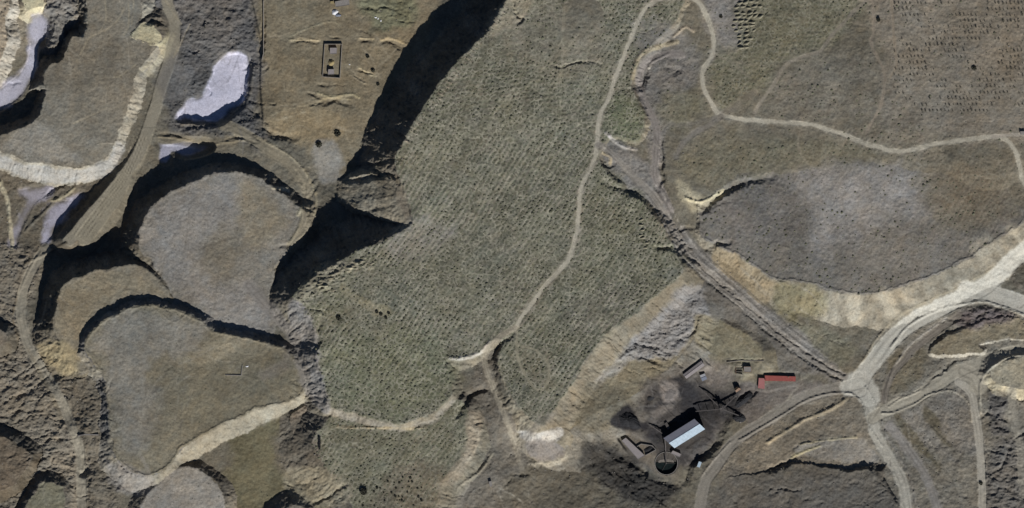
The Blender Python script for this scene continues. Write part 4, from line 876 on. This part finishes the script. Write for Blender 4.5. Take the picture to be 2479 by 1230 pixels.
# office block and walled coal yard
zb = 3.6
flat('office_block', [(1505,1067),(1515,1060),(1561,1103),(1545,1112)], zb, 3.2, M['pinkroof'], M['conc'], 'long narrow flat roofed block with grey roof and parapet, south-west of the big shed', n_win=7)
wall_run('yard_wall', [(1541,1082),(1552,1075),(1579,1079),(1588,1089),(1562,1103)], 1.8, .5, M['conc'], 'angular concrete wall round a small dark yard beside the long narrow block', zb)
hp = MB(); 
def heap(name, cx_, cy_, rx, ry, h, mat, label, cat='heap', ang_=0, group=None, rag=.18, n=22, seed=0, lift=0.0):
    x_, y_ = W(cx_, cy_); z_ = float(zat(cx_, cy_)); m = MB(); R_ = random.Random(seed+int(cx_*7+cy_))
    rings = (1.0, .8, .58, .34, .12); ca, sa = math.cos(ang_), math.sin(ang_)
    ph = [R_.uniform(0, 6.28) for _ in range(4)]
    for k, q in enumerate(rings):
        for i in range(n):
            t_ = i*2*math.pi/n; w1 = 1+rag*(math.sin(2*t_+ph[0])+.6*math.sin(3*t_+ph[1])+.5*math.sin(7*t_+ph[2]))*.6+R_.uniform(-1, 1)*rag*.25
            u, v = rx*MPP*q*w1*math.cos(t_), ry*MPP*q*w1*math.sin(t_)
            m.v.append((u*ca-v*sa, u*sa+v*ca, -.7 if k == 0 else h*(1-q**1.4)*(1+R_.uniform(-1, 1)*.10)))
    for k in range(len(rings)-1):
        for i in range(n): j = (i+1) % n; m.f.append((k*n+i, k*n+j, (k+1)*n+j, (k+1)*n+i))
    m.f.append(tuple(range((len(rings)-1)*n, len(rings)*n)))
    o = m.build(name, mat); o.location = (x_, y_, z_+lift); tag(o, label, cat, group); return o
heap('coal_heap', 1569, 1088, 13, 8, 1.6, M['coal'], 'low coal heap inside the angular walled yard', ang_=.3)
heap('coal_heap', 1520, 1015, 36, 17, 5.5, M['coal'], 'black fan-shaped coal heap west of the big shed', ang_=-.7, n=40, lift=.8)
heap('coal_heap', 1790, 1010, 16, 14, 4, M['coal'], 'black coal heap beside the grey road bend, next to two pale stones')
heap('coal_heap', 1798, 968, 26, 12, 4, M['coal'], 'elongated black coal heap between the tan-roofed hut and the dark tower', ang_=.75, n=30)
heap('ash_heap', 1618, 950, 18, 22, 1.3, M['ash'], 'pale round ash heap in the middle of the dark coal yard', n=30)
heap('tipped_heap', 1574, 962, 16, 8, 1.4, M['coal'], 'small dark grey heap beside the pale round ash heap', ang_=.4)
for (x_, y_, d) in ((1792, 1022, 'left of a pair at the foot of the black heap'), (1800, 1012, 'right of a pair at the foot of the black heap')):
    heap('boulder', x_, y_, 3.4, 3, 1.6, M['rock'], 'pale boulder, '+d, 'boulder', n=9)
flat('container', [(1692,1117),(1699,1119),(1694,1132),(1687,1130)], float(zat(1692,1124)), 2.6, M['white'], M['white'], 'small white container in the dark hollow beside the grey road', 'container', 0, 1)
flat('hut', [(1183,1166),(1190,1164),(1192,1177),(1186,1179)], float(zat(1187,1172)), 2.6, M['conc'], M['wall'], 'tiny lone hut with pale roof on the open ground by the lower track', para=0, n_win=1)
heap('rubble_pile', 1314, 936, 3, 3, .8, M['rock'], 'small pale rubble spot near the loop path', 'rubble', n=9)

# walled compound in the village field
zc = float(zat(805, 145))
wall_run('compound_wall', [(786,107),(828,107),(823,189),(781,186)], 2.3, .6, M['brick'], 'rectangular compound wall around two small flat houses', zc, True, M['wall'])
flat('flat_house', [(799,116),(816,116),(815,130),(799,131)], zc, 2.7, M['pinkroof'], M['wall'], 'upper of the two flat roofed houses inside the walled compound', n_win=3)
flat('flat_house', [(795,168),(809,168),(809,180),(794,181)], zc, 2.7, M['pinkroof'], M['wall'], 'lower of the two flat roofed houses inside the walled compound', n_win=2)
heap('straw_heap', 802, 152, 9, 8, 2.6, M['straw'], 'round straw heap between the two houses of the walled compound', 'straw')
flat('farmhouse', [(811,4),(845,-3),(846,12),(813,17)], float(zat(828,7)), 3.0, M['conc'], M['wall'], 'pale grey roofed house at the upper edge of the village field', n_win=4)
flat('hut', [(800,3),(808,3),(808,9),(800,9)], float(zat(804,6)), 2.6, M['straw'], M['brick'], 'tiny yellow roofed hut beside the pale grey roofed house', para=0, n_win=1)
t = heap('tarpaulin_pile', 811, 29, 9, 7, 2.2, M['cloth'], 'pile under a white tarpaulin below the pale roofed house', 'tarpaulin')
heap('tarpaulin_pile', 818, 36, 9, 5, 1.6, M['blue'], 'bluish covered pile beside the white tarpaulin pile', 'tarpaulin')
for i, (x_, y_, w1) in enumerate(((909,42,'left of three small scraps'),(915,45,'middle of three small scraps'),(922,50,'right of three small scraps'))):
    heap('scrap', x_, y_, 3.6-i*.3, 2.4, .9, M['cloth'], 'white scrap on dark soil near the long shadow, '+w1, 'scrap', n=8, ang_=i)
heap('scrap', 846, 156, 2.6, 1.6, .7, M['cloth'], 'lone white scrap beside the walled compound', 'scrap', n=8)
wall_run('field_wall', [(638,2),(638,60),(638,130),(634,146)], 2.4, .8, M['wall'], 'long straight wall along the left side of the village field')
wall_run('low_wall', [(546,908),(584,909),(587,884)], .9, .6, M['conc'], 'low L-shaped wall on the smooth heap top')
heap('rubble_pile', 598, 887, 5, 2.4, .9, M['cloth'], 'white rubble beside the L-shaped wall', 'rubble', n=9)
wall_run('culvert_wall', [(190,1055),(205,1052),(240,1053)], 1.4, 1.2, M['conc'], 'short pale culvert wall crossing the brown slope')
grp = 'small dark boxes in a row'
bx0 = None
for i in range(5):
    x_, y_ = W(773.5+random.uniform(-.3,.3), 1061+i*5.6); z_ = float(zat(773, 1061+i*5.6))
    tag(MB().box(x_, y_, z_-.3, 2.4, 1.9, 1.9).quadbox([(x_-1.35, y_-1.1), (x_+1.35, y_-1.1), (x_+1.35, y_+1.1), (x_-1.35, y_+1.1)], z_+1.61, z_+1.8).build('storage_box', M['dark']), 'small dark box in a short upright row near the left rim of the lower terrace', 'box', grp)
flat('hut', [(2470,318),(2482,318),(2482,326),(2470,326)], float(zat(2476,322)), 2.6, M['conc'], M['wall'], 'grey hut at the right edge where the pale path leaves', para=0, n_win=1)

# tipped loads of earth by the upland path (counted, one object each)
protos = []
def load_mesh(seed):
    R_ = random.Random(seed); m = MB(); n = 14; ph = R_.uniform(0, 6)
    for k, q in enumerate((1, .75, .45, .15)):
        for i in range(n):
            t_ = i*2*math.pi/n; w1 = 1+.12*math.sin(3*t_+ph)+R_.uniform(-.08, .08)
            m.v.append((4.0*q*w1*math.cos(t_), 1.9*q*w1*math.sin(t_), -.5 if k == 0 else 1.9*(1-q**1.3)*(1+R_.uniform(-.1, .1))))
    for k in range(3):
        for i in range(n): j = (i+1) % n; m.f.append((k*n+i, k*n+j, (k+1)*n+j, (k+1)*n+i))
    m.f.append(tuple(range(3*n, 4*n))); return m
for k in range(4):
    o = load_mesh(k).build('earth_heap', M['earth']); protos.append(o.data); bpy.data.objects.remove(o)
cols = [(5, 1790, 1835), (18, 1778, 1842), (30, 1780, 1842), (41, 1784, 1842), (52, 1776, 1826), (62, 1774, 1828), (73, 1778, 1826), (84, 1788, 1822), (95, 1788, 1822), (106, 1790, 1820), (116, 1792, 1818)]
for r_, (y_, xa, xb) in enumerate(cols):
    x_ = xa+random.uniform(0, 5)
    while x_ < xb:
        yy = y_+random.uniform(-2.5, 2.5); o = bpy.data.objects.new('earth_heap', random.choice(protos)); COL.objects.link(o)
        wx, wy = W(x_, yy); o.location = (wx, wy, float(zat(x_, yy))); o.rotation_euler.z = random.uniform(-.1, .65); s_ = random.uniform(.75, 1.15); o.scale = (s_, s_*random.uniform(.85, 1.2), s_)
        tag(o, 'grassy heap of tipped earth packed among its like beside the upland path', 'earth heap', 'heaps of tipped earth by the upland path')
        x_ += random.uniform(12, 16.5)
for i, (x_, y_) in enumerate(((1553,532),(1551,545),(1556,557),(1550,570),(1556,576),(1566,588),(1563,600))):
    o = bpy.data.objects.new('earth_heap', protos[i % 4]); COL.objects.link(o); wx, wy = W(x_, y_); o.location = (wx, wy, float(zat(x_, y_))); o.rotation_euler.z = random.uniform(-.2, .5); o.scale = (.9, .8, .8)
    tag(o, 'small pale earth heap in a short line on the slope west of the valley road', 'earth heap', 'line of pale heaps west of the valley road')

# ------------------------------------------------------------------ plants
def leafclump(seed, n=26, r=1.0, h=1.3, trunk=True):
    R_ = random.Random(seed); m = MB()
    for _ in range(n):
        a_ = R_.uniform(0, 6.28); q = r*math.sqrt(R_.random()); zz = h*(.25+.75*R_.random()*(1-(q/r)**2*.6)); p = Vector((q*math.cos(a_), q*math.sin(a_), zz)); s_ = R_.uniform(.22, .5)*r
        d1 = Vector((R_.uniform(-1,1), R_.uniform(-1,1), R_.uniform(-.6,.6))).normalized()*s_; d2 = Vector((R_.uniform(-1,1), R_.uniform(-1,1), R_.uniform(-.6,.6))).normalized()*s_*.7
        k = len(m.v); m.v += [tuple(p-d1), tuple(p+d2), tuple(p+d1), tuple(p-d2)]; m.f.append((k, k+1, k+2, k+3))
    if trunk: m.cyl(0, 0, -.4, h*.5, .07*r+.03, .03, 5, False)
    return m
def clump_mesh(seed, mat, **k):
    me = bpy.data.meshes.new('sapling'); mb = leafclump(seed, **k); me.from_pydata(mb.v, [], mb.f); me.materials.append(mat); return me
SAP = [clump_mesh(k, M['bush'], n=34, r=.95, h=2.0) for k in range(4)]
BUSH = [clump_mesh(20+k, M['bush'], n=150, r=2.3, h=1.7) for k in range(4)]
spots = []
rr = random.Random(5)
for j in range(-0, 19):
    y_ = 8+j*14.45
    for i in range(34):
        x_ = 2166+i*9.35+(j % 2)*2
        if x_ > 2478: continue
        den = .5+.42*math.sin(x_*.021+j*.55)+.3*math.sin(x_*.05-j*.9)
        if y_ > 215 and x_ < 2230: den -= .2
        if rr.random() < den: spots.append((x_+rr.uniform(-1, 1), y_+rr.uniform(-1, 1), rr.uniform(.65, 1.25)))
spots.sort(key=lambda q: -q[2]); big, small = spots[:300], spots[300:]
for (x_, y_, s_) in big:
    o = bpy.data.objects.new('sapling', rr.choice(SAP)); COL.objects.link(o); wx, wy = W(x_, y_); o.location = (wx, wy, float(zat(x_, y_))); o.rotation_euler.z = rr.uniform(0, 6); o.scale = (s_, s_, s_*rr.uniform(.8, 1.3))
    tag(o, 'small dark sapling in the straight planted rows of the brown upland field', 'sapling', 'saplings planted in rows on the upland')

def scatter(name, pts, mat, r0, r1, hh, label, kind='stuff', seg=6, cat=None):
    """low ragged clumps, one mesh"""
    P = np.array(pts, float); n = len(P); R_ = np.random.default_rng(len(pts))
    xw = (P[:, 0]-CX)*MPP; yw = (CY-P[:, 1])*MPP; ii = np.clip(np.searchsorted(YA, P[:, 1]), 1, NY-1); jj = np.clip(np.searchsorted(XA, P[:, 0]), 1, NX-1); z = H[ii, jj]
    rad = R_.uniform(r0, r1, n)*(P[:, 2] if P.shape[1] > 2 else 1); a0 = R_.uniform(0, 6.28, n); V_ = []
    for ring_, (q, zz) in enumerate(((1.0, -.15), (.75, .6), (.3, 1.0))):
        for k in range(seg):
            a_ = a0+k*2*math.pi/seg; rk = rad*q*R_.uniform(.6, 1.35, n)
            V_.append(np.stack([xw+rk*np.cos(a_), yw+rk*np.sin(a_), z+rad*hh*zz*R_.uniform(.75, 1.25, n)], -1))
    V_ = np.stack(V_, 1).reshape(-1, 3); base_ = (np.arange(n)*3*seg)[:, None, None]
    f = []
    for rg in range(2):
        for k in range(seg): j = (k+1) % seg; f.append((rg*seg+k, rg*seg+j, (rg+1)*seg+j, (rg+1)*seg+k))
    f.append((2*seg, 2*seg+1, 2*seg+2, 2*seg+3)); f.append((2*seg, 2*seg+3, 2*seg+4, 2*seg+5))
    F = (base_+np.array(f)[None]).reshape(-1, 4)
    o = link(name, mesh_np(name, V_, F, [mat], 4)); tag(o, label, cat, None, kind); return o
if small: scatter('young_plants', [(a, b, c) for a, b, c in small], M['bush'], .7, 1.0, 1.6, 'smaller saplings filling the planted rows of the upland field')

# scrub over the planted heaps: uncountable
def scrubval(px, py):
    ii = np.clip(np.searchsorted(YA, py), 1, NY-1); jj = np.clip(np.searchsorted(XA, px), 1, NX-1); return SCRUB[ii, jj], SMOOTH[ii, jj], CLS[ii, jj]
R2 = np.random.default_rng(3)
a_ = math.radians(35); u_, v_ = np.meshgrid(np.arange(-2400, 2400, 8.6), np.arange(-220*11, 330*11, 11.0)); u_ = u_.ravel()+R2.normal(0, 2.2, u_.size); v_ = v_.ravel()+R2.normal(0, 1.4, v_.size)
px = 1200+u_*math.sin(a_)+v_*math.cos(a_); py = 600-u_*math.cos(a_)+v_*math.sin(a_)
ww = 9*fbm(px, py, 220, 2, 4); px = px-ww*math.cos(a_); py = py-ww*math.sin(a_)
ok = (px > -50) & (px < 2530) & (py > -50) & (py < 1280); px, py = px[ok], py[ok]
sv, smv, cl = scrubval(px, py); dens = fbm(px, py, 70, 3, 4)*.45+.72
ok = (R2.random(len(px)) < sv*dens) & (smv < .3); px, py = px[ok], py[ok]
scatter('scrub', np.stack([px, py, 1+.35*fbm(px, py, 90, 2, 8)], -1), M['scrub'], .7, 1.6, .36, 'low scrub over the planted terraces')
n = 52000; px = R2.uniform(-50, 2530, n); py = R2.uniform(-50, 1280, n); sv, smv, cl = scrubval(px, py)
ok = (R2.random(n) < .12+.5*sv) & (smv < .25) & (fbm(px, py, 50, 3, 2) > -.15); px, py = px[ok], py[ok]
scatter('dry_grass', np.stack([px, py], -1), M['scrub'], .28, .7, .3, 'small tufts over all the rough ground')
n = 16000; px = R2.uniform(-50, 2530, n); py = R2.uniform(-50, 1280, n)
ii = np.clip(np.searchsorted(YA, py), 1, NY-1); jj = np.clip(np.searchsorted(XA, px), 1, NX-1); rv = ROUGH[ii, jj]; sm_ = SMOOTH[ii, jj]
ok = (R2.random(n) < np.clip((rv-.3)*.9, 0, .8)) & (sm_ < .3); px, py = px[ok], py[ok]
scatter('rubble', np.stack([px, py], -1), M['rock'], .35, 1.1, .6, 'broken stones over the roughest ground')

bs = random.Random(9); bi = 0
def bush(x_, y_, s_, label, group=None, name='bush'):
    o = bpy.data.objects.new(name, BUSH[bs.randrange(4)]); COL.objects.link(o); wx, wy = W(x_, y_); o.location = (wx, wy, float(zat(x_, y_))); o.rotation_euler.z = bs.uniform(0, 6); o.scale = (s_, s_, s_); tag(o, label, 'bush', group)
for y_, xs in ((1155,(945,975,995)),(1167,(940,955,968,990,1000)),(1180,(912,920,960,992,1012,1020)),(1192,(905,930,948,985)),(1203,(957,967,975,1012)),(1212,(900,930,960,968,974,1020)),(1224,(880,905,1000))):
    for x_ in xs: bush(x_+bs.uniform(-2, 2), y_+bs.uniform(-2, 2), bs.uniform(.35, .65), 'dark bush in the loose rows at the foot of the lower terrace', 'bushes in rows on the lower terrace')
for x_, y_, s_, l_ in ((817,323,1.9,'large dark bush beside the pale fan near the long shadow'),(772,350,1.8,'large dark bush at the top of the pale grey fan'),(890,137,1.1,'round bush in the village field near the long shadow'),(903,170,1.2,'round bush at the right of the village banks'),(915,204,1.0,'lone bush low in the village field'),
    (912,755,1.0,'first dark bush from the left under the yellow strip'),(922,760,1.1,'second dark bush from the left under the yellow strip'),(941,758,.9,'right-hand dark bush under the yellow strip'),(934,769,.9,'lowest dark bush under the yellow strip'),
    (820,770,1.5,'wide dark bush in the green strip above the lower left rim'),(2127,48,1.2,'dark bush beside the straight faint path on the upland'),(2358,165,1.4,'dark bush group among the sapling rows'),(1745,40,1.1,'pale shrub by the upper bend of the path'),
    (2375,1170,1.2,'dark bush by the straight pale track'),(880,1190,2.2,'round dark bush clump on the lower terrace edge')):
    bush(x_, y_, s_*.78, l_)
